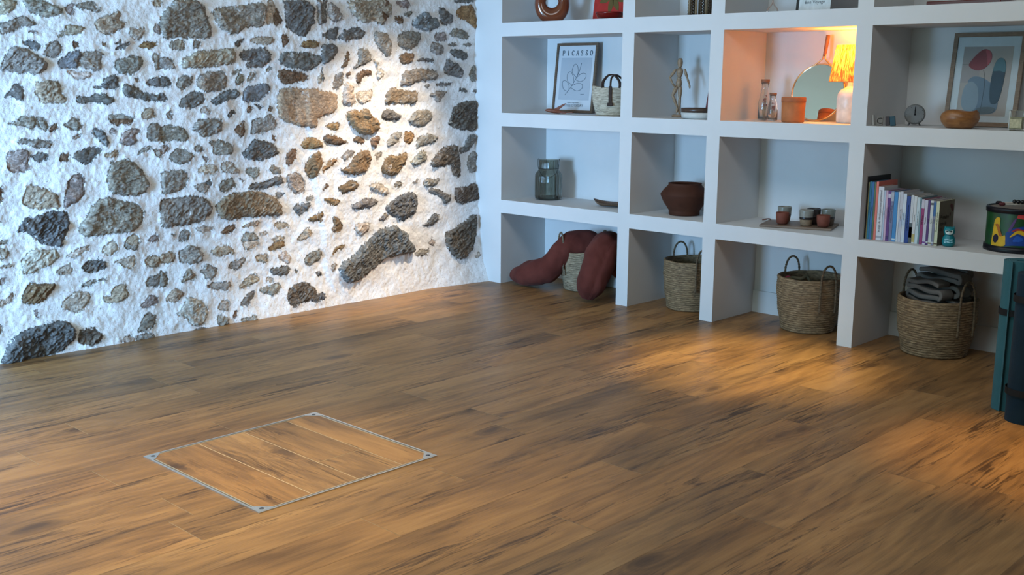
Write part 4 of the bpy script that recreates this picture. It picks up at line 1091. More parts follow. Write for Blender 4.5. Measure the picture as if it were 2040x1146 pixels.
pg = [(-.118, .085), (.118, .085), (.118, .350), (-.118, .350)]
mesh_obj('print_field', *poly_prism([(-.130, .082), (.130, .082), (.130, .352), (-.130, .352)], -.0108, -.0100), plain('poster_grey_field', (.40, .435, .475), .5, .04, 5), t)
def letters(s, size, cx, cz, mat, name, sx=1.0, y=-.0112):
    V, F = text_vf(s, size, .0002); V = [(v[0]*sx+cx, y, v[1]+cz) for v in V]; return mesh_obj(name, V, F, mat, t)
# title letters with serifs
def serif_title(s, cx, cz, h, pitch):
    G = {'P': ([[(0,0),(0,1)], [(0,1),(.45,1),(.6,.78),(.45,.52),(0,.52)]], [(0,0),(0,1)]),
         'I': ([[(.3,0),(.3,1)]], [(.3,0),(.3,1)]),
         'C': ([[(.66,.84),(.45,1),(.2,.95),(.02,.62),(.02,.35),(.2,.05),(.45,0),(.68,.16)]], []),
         'A': ([[(0,0),(.35,1),(.7,0)], [(.14,.36),(.56,.36)]], [(0,0),(.7,0)]),
         'S': ([[(.55,.82),(.40,1),(.15,.97),(.05,.76),(.20,.57),(.45,.43),(.56,.22),(.42,.02),(.16,0),(.02,.18)]], []),
         'O': ([[(.35,1),(.6,.88),(.72,.5),(.6,.12),(.35,0),(.1,.12),(-.02,.5),(.1,.88),(.35,1)]], [])}
    P = []; x = cx - pitch*(len(s)-1)/2 - .3*h
    for ch in s:
        st, se = G[ch]
        for q in st: P.append(tube_vf([(x+a*h*.85, -.0114, cz+b*h) for a, b in q], .0021, 6))
        for a, b in se: P.append(tube_vf([(x+a*h*.85-.004, -.0114, cz+b*h), (x+a*h*.85+.004, -.0114, cz+b*h)], .0009, 5))
        x += pitch
    return merge(P)
for i_, ch in enumerate('PICASSO'):
    V, F = serif_title(ch, .004+(i_-3)*.0385, .367, .031, .0385); mesh_obj('title_letter', V, F, INK, t, True)
strokes = [[(-.075, .112), (-.040, .150), (.000, .205), (.030, .262), (.045, .318)],
           [(-.052, .136), (-.090, .150), (-.105, .195), (-.080, .205), (-.048, .180), (-.044, .146)],
           [(-.020, .176), (-.062, .205), (-.066, .250), (-.040, .262), (-.014, .226), (-.012, .186)],
           [(.012, .226), (-.028, .262), (-.018, .305), (.006, .308), (.022, .272), (.018, .236)],
           [(-.030, .162), (.020, .140), (.062, .152), (.066, .180), (.028, .190), (-.022, .172)],
           [(.004, .212), (.050, .200), (.088, .222), (.086, .250), (.048, .250), (.010, .222)],
           [(.058, .118), (.064, .121), (.070, .117), (.078, .121), (.086, .118)]]
V, F = merge([tube_vf([tuple(p) for p in catmull([(a, -.0114, b) for a, b in s], 5)], .0013, 6) for s in strokes])
mesh_obj('line_drawing', V, F, INK, t, True)
letters("dessins et gravures", .0125, 0, .066, INK, 'small_lettering')
letters("MUSÉE D'ORSAY", .0240, 0, .046, plain('grey_ink2', (.19, .22, .25), .6), 'museum_lettering', 1.0)

def swallow():
    t = thing('wooden_bird', 'small red-brown wooden swallow with spread wings before the white framed poster', 'ornament', (-4.665, .150, S1+.014), .62)
    m = mat_wood('redwood', (.16, .045, .022), (.27, .085, .04), (60, 60, 60), .5)
    P = catmull([(-.066, 0, .006), (-.05, 0, .008), (-.02, 0, .004), (.02, 0, -.002), (.055, 0, -.004), (.085, 0, -.006)], 6)
    R = [p.x for p in catmull([(.002, 0, 0), (.010, 0, 0), (.013, 0, 0), (.010, 0, 0), (.004, 0, 0), (.0015, 0, 0)], 6)]
    tube_obj('body', P, R, m, t, 14)
    V = [(-.028, 0, .002), (.012, 0, .002), (.070, -.010, .050), (.052, -.008, .046), (-.028, .005, .006), (.012, .005, .006), (.070, -.006, .053), (.052, -.004, .049)]
    F = [(0, 1, 2, 3), (7, 6, 5, 4), (0, 4, 5, 1), (1, 5, 6, 2), (2, 6, 7, 3), (3, 7, 4, 0)]
    mesh_obj('wing', V, F, m, t)
    V2 = [(-.020, -.002, -.004), (.020, -.002, -.004), (.075, -.050, -.010), (.055, -.052, -.010), (-.020, -.002, .001), (.020, -.002, .001), (.075, -.050, -.006), (.055, -.052, -.006)]
    mesh_obj('wing', V2, F, m, t)
    V3 = [(.06, 0, -.008), (.110, -.012, -.008), (.085, 0, -.008), (.112, .012, -.008), (.06, 0, -.003), (.110, -.012, -.004), (.085, 0, -.004), (.112, .012, -.004)]
    mesh_obj('tail', V3, [(0, 1, 2, 3), (7, 6, 5, 4), (0, 4, 5, 1), (1, 5, 6, 2), (2, 6, 7, 3), (3, 7, 4, 0)], m, t)
swallow()
def handbag():
    t = thing('straw_handbag', 'small pale straw handbag with dark leather handles beside the white framed poster', 'handbag', (-4.215, .150, S1+e), .60)
    mat = mat_seagrass('pale_straw', (.20, .17, .125), (.44, .39, .30), (.62, .56, .45))
    prof = [(0, .001), (.080, .001)]
    n = 16; h = .170
    for c in range(n):
        for s in range(4):
            q = (c+s/4)/n; prof.append((.088+.026*math.sin(min(1, q*1.3)*PI/2)+.0016*math.sin(PI*s/4), .003+h*q))
    prof += [(.110, h+.003), (.106, h)] + [(.104-.018*(1-q), h*q) for q in (.7, .3)] + [(0, .01)]
    def fn(r, a, z): return (r*math.cos(a), r*math.sin(a)*.58, z + .006*math.cos(2*a)*(z/h)**2)
    lathe_obj('body', prof, mat, t, 96, True, fn)
    LE = plain('dark_leather', (.040, .022, .016), .5, .25, 40)
    for s in (-1, 1):
        arc = catmull([(-.052, s*.058, h-.005), (-.050, s*.050, h+.030), (-.024, s*.035, h+.066), (0, s*.03, h+.074), (.024, s*.035, h+.066), (.050, s*.050, h+.030), (.052, s*.058, h-.005)], 5)
        tube_obj('handle', arc, .0052, LE, t, 8)
    bm_obj('strap', box_bm(-.010, .010, -.0745, -.0700, .075, .176, .002), LE, t)
    bm_obj('strap_tab', box_bm(-.017, .017, -.0745, -.0705, .058, .078, .004), LE, t)
    tube_obj('strap_loop', catmull([(0, -.071, .172), (.004, -.05, .225), (.03, -.01, .242), (.06, .02, .222)], 5), .006, LE, t, 8)
handbag()
def mannequin():
    # jointed artist's figure, faces the room
    t = thing('artist_mannequin', 'jointed wooden artist mannequin with one hand on its hip', 'mannequin', (-3.800, .268, S1+e), math.radians(36))
    m = mat_wood('mannequin_wood', (.22, .145, .085), (.34, .235, .145), (40, 40, 120), .5)
    lathe_obj('stand', [(0, 0), (.038, 0), (.038, .012), (.034, .015), (0, .015)], m, t, 40)
    k = 1/1560.0
    def p(zx, zy, y=0.0): return Vector(((zx-508)*k, y, .015+(1012-zy)*k))
    tube_obj('support_rod', [(0.012, .012, .014), (0.012, .012, .19)], .0018, plain('rod_steel', (.4, .4, .4), .3, metal=1.0), t, 8)
    def limb(name, a, b, r0, r1, bulge=1.15, n=10):
        P = [a.lerp(b, i/n) for i in range(n+1)]
        R = []
        for i in range(n+1):
            q = i/n; R.append(max(.0015, (r0*(1-q)+r1*q)*(math.sin(PI*(.12+.76*q))**.55)*bulge))
        return tube_obj(name, [tuple(v) for v in P], R, m, t, 14)
    limb('head', p(508, 590, -.002), p(508, 505, 0), .013, .017, 1.05)
    limb('neck', p(508, 605), p(508, 578), .006, .006)
    limb('chest', p(510, 592), p(507, 678), .020, .014, 1.1)
    limb('abdomen', p(506, 672), p(505, 700), .011, .012)
    limb('pelvis', p(504, 690), p(505, 765), .016, .017, 1.1)
    limb('upper_arm', p(474, 603), p(418, 680, -.005), .0085, .0065)
    limb('forearm', p(416, 674, -.005), p(447, 735, -.022), .0065, .0045)
    limb('hand', p(444, 728, -.022), p(466, 762, -.018), .006, .004)
    limb('upper_arm', p(548, 600), p(580, 690, -.002), .0085, .0065)
    limb('forearm', p(578, 684, -.002), p(600, 745, -.006), .0065, .0045)
    limb('hand', p(598, 738, -.006), p(603, 775, -.008), .006, .004)
    limb('thigh', p(488, 752), p(448, 842, -.012), .0125, .009)
    limb('shin', p(448, 834, -.012), p(500, 955, -.004), .0095, .0055)
    limb('foot', p(498, 950, -.002), p(490, 996, -.020), .007, .005)
    limb('thigh', p(516, 755), p(515, 870), .0125, .009)
    limb('shin', p(515, 862), p(512, 975), .0095, .0055)
    limb('foot', p(512, 972, .002), p(516, 1004, -.020), .007, .006)
mannequin()
t = thing('shallow_dish', 'shallow white ceramic dish with a dark brown rim in front of the mannequin', 'dish', (-3.560, .135, S1+e))
lathe_obj('bowl', [(0, .001), (.090, .001), (.101, .008), (.104, .036), (.100, .036), (.096, .012), (0, .008)], plain('white_stoneware', (.55, .55, .52), .35, .06), t, 64)
lathe_obj('rim_band', [(.0995, .0362), (.1045, .0362), (.1055, .060), (.1025, .060)], plain('brown_glaze_band', (.060, .035, .024), .3), t, 64, closed=True)
t = leaning('lettered_book', 'dark red book with gold lowercase letters leaning behind the white dish', 'book', -3.560, .325, S1+.005, .19, .27, .06)
bm_obj('cover', box_bm(-.098, .098, 0, .016, 0, .275, .001), plain('wine_cloth', (.13, .022, .026), .6), t)
GOLD = plain('gold_ink', (.45, .28, .08), .4)
for ch, zz in (('t', .205), ('e', .13), ('r', .055)):
    V, F = text_vf(ch, .085, .0004, 'LEFT'); V = [(v[0]*.9-.080, -.0008, v[1]+zz) for v in V]; mesh_obj('lettering', V, F, GOLD, t)
# bottles with dried flowers
def flower_bottle(label, x, y, s, h):
    t = thing('flower_bottle', label, 'bottle', (x, y, S1+e), 0, 'dried flower bottles')
    R = .034*s
    prof = [(0, .001), (R*.9, .001), (R, .006), (R, h*.42), (R*.86, h*.58), (R*.60, h*.74), (R*.56, h*.88), (R*.66, h*.90), (R*.66, h*.93), (R*.50, h*.93), (R*.48, h*.76), (R*.78, h*.57), (R*.90, h*.42), (R*.90, .010), (0, .008)]
    lathe_obj('glass', prof, mat_glass('clear_glass', (.95, .93, .90), .02, .95), t, 40)
    lathe_obj('stopper', [(0, h*.90), (R*.47, h*.90), (R*.66, h*.935), (R*.68, h), (0, h)], plain('cork', (.22, .10, .055), .7), t, 24)
    rr = random.Random(int(h*1000)); P1, P2 = [], []
    for i in range(9):
        a = rr.uniform(0, 2*PI); r1 = R*rr.uniform(.1, .6); top = h*rr.uniform(.35, .68)
        q = [(r1*.6*math.cos(a), r1*.6*math.sin(a), .012), (r1*math.cos(a), r1*math.sin(a), top*.6), (r1*.7*math.cos(a+.5), r1*.7*math.sin(a+.5), top)]
        P1.append(tube_vf(catmull(q, 4), .0011, 5))
        V, F = lathe([(0, -.006), (.0045, -.003), (.006, 0), (.0045, .004), (0, .006)], 8)
        P2.append(([(v[0]+q[2][0], v[1]+q[2][1], v[2]+q[2][2]) for v in V], F))
    mesh_obj('stems', *merge(P1), plain('dry_stem', (.32, .24, .10), .7), t); mesh_obj('flower_heads', *merge(P2), plain('dry_petal', (.30, .10, .09), .7, .6, 80), t, True)
flower_bottle('taller clear glass bottle of dried flowers left of the terracotta pot', -3.212, .245, 1.0, .222)
flower_bottle('shorter clear glass bottle of dried flowers in front of the taller one', -3.128, .190, .84, .150)
t = thing('terracotta_pot', 'plain orange terracotta cylinder pot in front of the round mirror', 'pot', (-2.958, .112, S1+e))
TC = plain('terracotta', (.46, .155, .055), .7, .12, 25)
lathe_obj('body', [(0, .001), (.054, .001), (.0585, .004), (.0615, .105), (0, .105)], TC, t, 64, True)
lathe_obj('lid', [(0, .1055), (.0625, .1055), (.0635, .108), (.0635, .128), (.0605, .131), (0, .131)], plain('terracotta_lid', (.40, .13, .05), .65), t, 64, True)
def hand_mirror():
    t = thing('round_mirror', 'round wall mirror in a brass rim with a wooden handle pointing up', 'mirror', (-2.950, .310, S1+.002), .12)
    t.rotation_euler = (-.20, .03, .02)
    BRS = plain('brass', (.70, .42, .20), .22, metal=.9)
    R = .152; cz = R+.004
    lathe_obj('rim', [(R-.004, -.006), (R+.002, -.007), (R+.005, 0), (R+.002, .007), (R-.004, .006)], BRS, t, 96, True, closed=True, loc=(0, 0, cz), rot=(PI/2, 0, 0))
    m, nt, b = new_mat('mirror_glass'); b.inputs['Base Color'].default_value = (.86, .87, .86, 1); b.inputs['Metallic'].default_value = 1; b.inputs['Roughness'].default_value = .02
    lathe_obj('mirror_glass', [(0, -.003), (R-.003, -.003), (R-.003, .003), (0, .003)], m, t, 96, False, loc=(0, 0, cz), rot=(PI/2, 0, 0))
    for s in (-1, 1):
        tube_obj('yoke', catmull([(s*.055, 0, cz+R*.93), (s*.020, 0, cz+R+.018), (s*.007, 0, cz+R+.032), (s*.006, 0, cz+R+.055)], 5), .0042, BRS, t, 8)
    lathe_obj('handle', [(0, 0), (.008, 0), (.009, .02), (.011, .085), (.011, .112), (0, .114)], mat_wood('walnut_handle', (.20, .075, .035), (.34, .14, .07), (60, 60, 30), .5), t, 24, loc=(0, 0, cz+R+.045))
hand_mirror()
def lamp():
    t = thing('table_lamp', 'lit table lamp with a white bottle base and glowing string shade', 'lamp', (-2.716, .262, S1+e))
    lathe_obj('base', [(0, .001), (.060, .001), (.066, .006), (.068, .120), (.064, .150), (.050, .170), (.026, .184), (.018, .192), (.018, .215), (.012, .218), (0, .218)],
              plain('white_ceramic', (.72, .66, .60), .3), t, 64)
    lathe_obj('neck', [(0, .216), (.009, .216), (.009, .245), (.014, .247), (.014, .275), (0, .276)], plain('brass_socket', (.6, .38, .15), .3, metal=.8), t, 24)
    sh = mat_emit_shade()
    prof = [(.112, .212), (.084, .398)]
    def fn(r, a, z):
        w = 1+.010*math.sin(a*60); return (r*w*math.cos(a), r*w*math.sin(a), z)
    lathe_obj('lamp_shade', prof, sh, t, 240, True, fn)
    lathe_obj('shade_ring', [(.1115, .209), (.1150, .209), (.1150, .214), (.1115, .214)], plain('shade_trim', (.55, .26, .10), .6), t, 64, closed=True)
    bl = lathe_obj('bulb', [(0, .276), (.010, .278), (.012, .290), (.022, .310), (.022, .326), (.014, .340), (0, .344)], None or plain('bulb_glass', (1, .8, .5), .3), t, 24)
    bm_, nt, b = new_mat('bulb_glow'); b.inputs['Emission Color'].default_value = (1.0, .50, .17, 1); b.inputs['Emission Strength'].default_value = 9
    bl.data.materials.clear(); bl.data.materials.append(bm_)
    l = bpy.data.lights.new('lamp_light', 'POINT'); l.energy = 9.5; l.color = (1.0, .44, .06); l.shadow_soft_size = .03
    o = bpy.data.objects.new('lamp_light', l); C.objects.link(o); o.parent = t; o.location = (0, 0, .36)
lamp()
# letter blocks and cards
def block(label, x, y, w, h, d, col, rot, lean, txt=None, tcol=None):
    t = thing('letter_block', label, 'ornament', (x, y, S1+.001), rot, 'letter blocks at the left of the clock'); t.rotation_euler = (0, lean, rot)
    bm_obj('block', box_bm(-w/2, w/2, 0, d, 0, h, .0015), plain('block_'+label.split()[0]+label.split()[1], col, .5), t)
    if txt:
        V, F = text_vf(txt, h*.95, .0006); V = [(v[0], -.0008, v[1]+h*.5) for v in V]; mesh_obj('letter', V, F, plain('letter_'+txt, tcol, .5), t)
block('white thin card leaning against the upright', -2.482, .055, .006, .052, .03, (.6, .6, .58), .2, -.10)
block('beige block with a dark curved letter', -2.452, .060, .030, .044, .012, (.20, .17, .14), .35, 0, 'C', (.03, .025, .02))
block('dark brown block between beige and teal ones', -2.414, .068, .020, .046, .02, (.055, .038, .035), .3, -.06)
block('dark teal block leaning beside the brown one', -2.388, .072, .024, .048, .02, (.03, .07, .09), .3, -.14)
def clock():
    t = thing('alarm_clock', 'small round grey alarm clock with black hands at twelve', 'clock', (-2.345, .215, S1+e), .43)
    R = .049; G = plain('clock_grey', (.13, .13, .125), .5)
    lathe_obj('case', [(0, .022), (R-.002, .022), (R, .018), (R, -.018), (R-.004, -.022), (R-.006, -.018), (0, -.018)], G, t, 64, True, loc=(0, 0, R+.007), rot=(PI/2, 0, 0))
    lathe_obj('dial', [(0, 0), (R-.006, 0), (R-.006, .0006), (0, .0006)], plain('dial_grey', (.17, .17, .165), .5), t, 48, False, loc=(0, -.0186+.037+.0, R+.007), rot=(PI/2, 0, 0))
    f = -.0235
    bm_obj('hour_hand', box_bm(-.0022, .0022, f, f+.001, R+.005, R+.031, 0), BK, t)
    bm_obj('minute_hand', box_bm(-.0016, .0016, f-.001, f, R+.002, R+.043, 0), BK, t)
    lathe_obj('dial_face', [(0, .0), (R-.007, .0), (R-.007, .001), (0, .001)], plain('dial_grey', (.17, .17, .165), .5), t, 48, False, loc=(0, -.0220, R+.007), rot=(PI/2, 0, 0))
    V, F = merge([xf(tube_vf([(0, f, R-.012), (0, f, R-.008)], .0008, 5), Matrix.Translation((0, 0, R+.007)) @ Matrix.Rotation(2*PI*i/12, 4, 'Y')) for i in range(12)])
    mesh_obj('hour_marks', V, F, BK, t)
    for s in (-1, 1): tube_obj('foot', [(s*.022, .002, .012), (s*.028, -.002, .002)], .004, G, t, 8)
    lathe_obj('hub', [(0, 0), (.004, 0), (.004, .002), (0, .002)], BK, t, 16, False, loc=(0, f-.001, R+.007), rot=(PI/2, 0, 0))
clock()
t = thing('wooden_bowl', 'squat carved orange-brown wooden bowl with a wavy rim', 'bowl', (-2.083, .118, S1+e))
WB = mat_wood('burl_wood', (.20, .075, .022), (.36, .155, .05), (25, 25, 60), .35)
lathe_obj('body', [(0, .001), (.055, .001), (.062, .004), (.082, .028), (.088, .050), (.082, .070), (.070, .082), (.064, .080), (.070, .068), (.074, .050), (.066, .028), (0, .012)], WB, t, 72, True,
          lambda r, a, z: (r*math.cos(a), r*math.sin(a), z + (.004*math.sin(a*3+.6) if z > .06 else 0)))
FRO = mat_wood('oak_frame', (.11, .065, .035), (.20, .125, .070), (30, 30, 200), .5)
t = picture('framed abstract print of rounded blue and red shapes on beige', -2.078, .350, S1+.002, .345, .452, .060, .020, FRO, plain('mat_board', (.50, .56, .58), .4, .03))
AP = [('beige_field', [(-.118, .050), (.118, .050), (.118, .385), (-.118, .385)], (.36, .325, .295), 0),
      ('pale_field', [(-.118, .385), (-.03, .385), (-.03, .21), (-.118, .21)], (.30, .28, .27), 1)]
for nm, pts, col, k in AP: mesh_obj(nm, *poly_prism(pts, -.0108-.0004*k, -.0100), plain(nm, col, .5, .04, 6), t)
def fl(nm, pts, col, k):
    mesh_obj(nm, *poly_prism(blob2d(pts, 6), -.0108-.0005*k, -.0102), plain(nm, col, .45, .06, 8), t)
fl('blue_grey_shape', [(-.080, .215), (-.055, .240), (-.005, .232), (.045, .195), (.075, .140), (.070, .075), (.030, .060), (-.02, .062), (-.06, .10), (-.03, .16), (-.05, .195)], (.115, .175, .235), 2)
fl('pale_blue_shape', [(-.100, .140), (-.090, .195), (-.060, .215), (-.030, .190), (-.018, .130), (-.028, .085), (-.060, .070), (-.092, .090)], (.20, .265, .31), 3)
fl('red_shape', [(-.085, .300), (-.055, .345), (-.020, .372), (.012, .360), (.020, .325), (-.002, .285), (-.035, .270), (-.068, .278)], (.20, .035, .048), 4)
fl('light_red_shape', [(-.012, .368), (.012, .360), (.020, .325), (.006, .295), (-.002, .335)], (.36, .07, .085), 5)
fl('navy_shape', [(.036, .285), (.052, .325), (.078, .325), (.092, .290), (.090, .200), (.078, .125), (.055, .108), (.038, .125), (.030, .200)], (.022, .055, .085), 4)
fl('teal_shape', [(.036, .268), (.040, .300), (.055, .325), (.078, .325), (.092, .290), (.091, .262), (.065, .268)], (.07, .17, .21), 5)
fl('low_shape', [(-.02, .085), (.03, .095), (.065, .088), (.055, .068), (.0, .062)], (.09, .125, .15), 6)
V, F = merge([tube_vf([tuple(p) for p in catmull([(-.012, -.0135, .272), (.0, -.0135, .235), (.003, -.0135, .16), (-.002, -.0135, .06)], 6)], .0007, 5), tube_vf([(-.118, -.0118, .300), (-.085, -.0118, .300)], .0006, 5)])
mesh_obj('thin_line', V, F, plain('line_ink', (.04, .05, .06), .5), t)
mesh_obj('glazing', *poly_prism([(-.152, .019), (.152, .019), (.152, .433), (-.152, .433)], -.0165, -.0150), mat_glass('picture_glass', (1, 1, 1), .01, 1.0, 1.18), t)
t = thing('jar_candle', 'cream scented candle in a square glass jar beside the framed abstract print', 'candle', (-1.805, .075, S1+e), .15)
bm_obj('wax', box_bm(-.027, .027, -.027, .027, .006, .060, .003), plain('cream_wax', (.48, .44, .26), .6, .15, 60), t)
bm = box_bm(-.032, .032, -.032, .032, 0, .090, .003); bm_obj('glass', bm, mat_glass('jar_glass', (.93, .95, .90), .03, .95), t)
bm_obj('label_band', box_bm(-.024, .024, -.0335, -.0325, .012, .052, 0), plain('cream_label', (.50, .46, .30), .6, .25, 90), t)
t = thing('tea_light', 'amber glass tea light beside the square candle at the right edge', 'candle', (-1.725, .125, S1+e))
lathe_obj('glass', [(0, .001), (.032, .001), (.036, .006), (.038, .062), (.035, .062), (.033, .010), (0, .010)], mat_glass('amber_glass', (.35, .16, .05), .05, .8), t, 40)
lathe_obj('wax', [(0, .011), (.032, .011), (.033, .035), (0, .035)], plain('tan_wax', (.25, .13, .07), .6), t, 32)

# ---- third shelf
def ribbed_vase():
    t = thing('ribbed_vase', 'smoky ribbed glass vase shaped like a milk jar with a wire handle', 'vase', (-4.800, .245, S2+e), .6)
    def fn(r, a, z):
        w = 1 + (.022*math.cos(a*22) if .01 < z else 0); return (r*w*math.cos(a), r*w*math.sin(a), z)
    out_ = [(0, .001), (.070, .001), (.083, .008), (.088, .022), (.088, .150), (.084, .168), (.072, .186), (.064, .200), (.063, .255), (.065, .262)]
    in_ = [(r-.0035 if r > .01 else 0, z if z > .01 else .008) for r, z in out_[::-1]]
    prof = catmull([(a, 0, b) for a, b in out_[1:]], 3)
    full = [(0, .001)] + [(p.x, p.z) for p in prof] + [(p.x-.0032, max(p.z, .009)) for p in prof[::-1]] + [(0, .009)]
    lathe_obj('glass', full, mat_glass('smoke_glass', (.46, .46, .40), .0, 1.0), t, 176, True, fn)
    W = plain('dark_wire', (.02, .022, .02), .35, metal=.6)
    lathe_obj('neck_wire', [(.0665, .203), (.0690, .203), (.0690, .206), (.0665, .206)], W, t, 48, closed=True)
    h = [(.067, 0, .204), (.068, 0, .262), (.071, -.010, .258), (.062, -.045, .190), (.030, -.082, .155), (0, -.094, .150), (-.030, -.084, .165), (-.062, -.045, .205), (-.071, -.010, .258), (-.068, 0, .262), (-.067, 0, .204)]
    tube_obj('wire_handle', catmull(h, 5), .0012, W, t, 6)
ribbed_vase()
t = thing('leaf_dish', 'small boat-shaped brown wooden dish with a pointed end', 'dish', (-4.225, .215, S2+e), .35)
V, F = [], []
n, m = 28, 9
for i in range(n+1):
    q = -1+2*i/n; w = .060*max(0.0, 1-abs(q)**2.2)**.75; hz = .020+.020*abs(q)**3
    for k in range(m):
        b = -1+2*k/(m-1); tp = min(1.0, w/.045); V.append((q*.132, b*w, .003+hz*((1-tp)+tp*b*b)))
for i in range(n):
    for k in range(m-1): F.append((i*m+k, (i+1)*m+k, (i+1)*m+k+1, i*m+k+1))
o = mesh_obj('dish_body', V, F, mat_wood('dark_mango_wood', (.085, .045, .025), (.20, .12, .07), (50, 14, 50), .35), t, True)
s = o.modifiers.new('s', 'SOLIDIFY'); s.thickness = .005; s.offset = 1
tube_obj('rim', [(x, y, z+.002) for x, y, z in [V[i*m] for i in range(n+1)] + [V[i*m+m-1] for i in range(n, -1, -1)]], .0024, plain('dark_rim', (.04, .02, .012), .4), t, 6, True)
t = thing('clay_pot', 'wide dark brown clay pot with a pointed belly and open mouth', 'pot', (-3.690, .205, S2+e))
lathe_obj('body', [(0, .001), (.086, .001), (.090, .006), (.090, .024), (.092, .030), (.125, .080), (.141, .118), (.141, .124), (.122, .150), (.100, .172), (.096, .180), (.098, .187), (.092, .187), (.090, .176), (.112, .150), (.128, .122), (.112, .080), (.08, .03), (0, .012)],
          plain('dark_terracotta', (.058, .017, .007), .75, .12, 20), t, 96, True)
tr = thing('serving_board', 'brown rectangular wooden board carrying the six tea cups', 'board', (-3.098, .062, S2+e), math.atan2(.319, .948))
bm_obj('board', box_bm(0, .380, 0, .250, 0, .012, .002), mat_wood('board_wood', (.13, .080, .050), (.22, .145, .095), (8, 50, 50), .5), tr)
tube_obj('leather_loop', catmull([(.012, .232, .016), (-.004, .258, .015), (-.030, .262, .010), (-.034, .240, .009), (-.010, .225, .014)], 5), .003, plain('tan_leather', (.13, .05, .03), .6), tr, 8)
def cup(label, x, y, kind):
    t = thing('tea_cup', label, 'cup', (x, y, S2+.0136), 0, 'tea cups on the wooden board')
    if kind == 'red':
        lathe_obj('body', [(0, .001), (.024, .001), (.029, .005), (.0345, .030), (.0355, .062), (.0335, .064), (.031, .062), (.029, .03), (0, .010)], plain('red_clay', (.175, .050, .030), .7, .1, 40), t, 48)
    else:
        c = dict(a=((.22, .215, .18), (.03, .025, .022), (.20, .12, .07)), b=((.26, .25, .215), (.022, .018, .018), (.27, .185, .115)), c=((.19, .195, .165), (.03, .022, .02), (.12, .075, .05)), d=((.04, .035, .035), (.03, .02, .02), (.05, .03, .025)))[kind]
        lathe_obj('body', [(0, .001), (.027, .001), (.030, .004), (.034, .034)], plain('cup_foot_'+kind, c[2], .7, .15, 60), t, 48)
        lathe_obj('glaze_band', [(.0335, .034), (.0352, .035), (.0362, .047), (.0355, .048)], plain('cup_band_'+kind, c[1], .3), t, 48)
        lathe_obj('glaze', [(.0358, .0475), (.0375, .080), (.0372, .084), (.0350, .085), (.0335, .080), (.030, .03), (0, .012)], plain('cup_glaze_'+kind, c[0], .18, .12, 50), t, 48)
cup('small red clay cup in front of the leftmost glazed cup', -3.022, .172, 'red')
cup('pale green glazed cup behind the left red clay cup', -3.062, .262, 'a')
cup('cream glazed cup with black band and tan foot, frontmost in the middle', -2.898, .205, 'b')
cup('dark glazed cup half hidden behind the cream cup', -2.905, .300, 'd')
cup('small red clay cup nearest the right end of the board', -2.806, .222, 'red')
cup('grey-green glazed cup behind the right red clay cup', -2.829, .318, 'c')

# ---- books
def book(x0, x1, h, d, col, label, title=None, tcol=(.8, .8, .8), y0=.052, bands=(), size=.6, name='book'):
    w = x1-x0-.0006
    t = thing('book', label, 'book', ((x0+x1)/2, y0, S2+e), 0, 'books standing in a row on the right shelf')
    key = 'cover_%d_%d_%d' % tuple(int(c*255) for c in col)
    cm = plain(key, col, .4, .05, 20)
    th = min(.0012, w*.15)
    V, F = [], []
    def bx(a, b, c_, d_, e_, f_):
        n = len(V); V.extend([(a, c_, e_), (b, c_, e_), (b, d_, e_), (a, d_, e_), (a, c_, f_), (b, c_, f_), (b, d_, f_), (a, d_, f_)])
        F.extend([(n, n+3, n+2, n+1), (n+4, n+5, n+6, n+7), (n, n+1, n+5, n+4), (n+1, n+2, n+6, n+5), (n+2, n+3, n+7, n+6), (n+3, n, n+4, n+7)])
    bx(-w/2, w/2, 0, th, 0, h); bx(-w/2, -w/2+th, th, d, 0, h); bx(w/2-th, w/2, th, d, 0, h)
    mesh_obj('cover', V, F, cm, t)
    V, F = [], []
    bx(-w/2+th, w/2-th, th, d-.002, .001, h-.0015); mesh_obj('page_block', V, F, plain('page_paper', (.36, .30, .25), .8, .15, 200), t)
    for (z0, z1, bc_) in bands:
        V, F = [], []; bx(-w/2, w/2, -.0004, .0001, h*z0, h*z1); mesh_obj('spine_band', V, F, plain('band_%d_%d_%d' % tuple(int(c*255) for c in bc_), bc_, .4), t)
    if title:
        V, F = text_vf(title, w*size, .0001)
        L_ = max(v[0] for v in V)-min(v[0] for v in V); k = min(1.0, h*.78/L_)
        V = [(-v[1]*1.0, -.0007, h*.54+v[0]*k) for v in V]
        V = [(-v[0]*-1, v[1], v[2]) for v in V]
        mesh_obj('spine_title', V, F, plain('title_%d_%d_%d' % tuple(int(c*255) for c in tcol), tcol, .5), t)
    return t
def bxx(z): return -2.4895 + (z-155)*(.3650/917)
W_ = (.58, .58, .60)
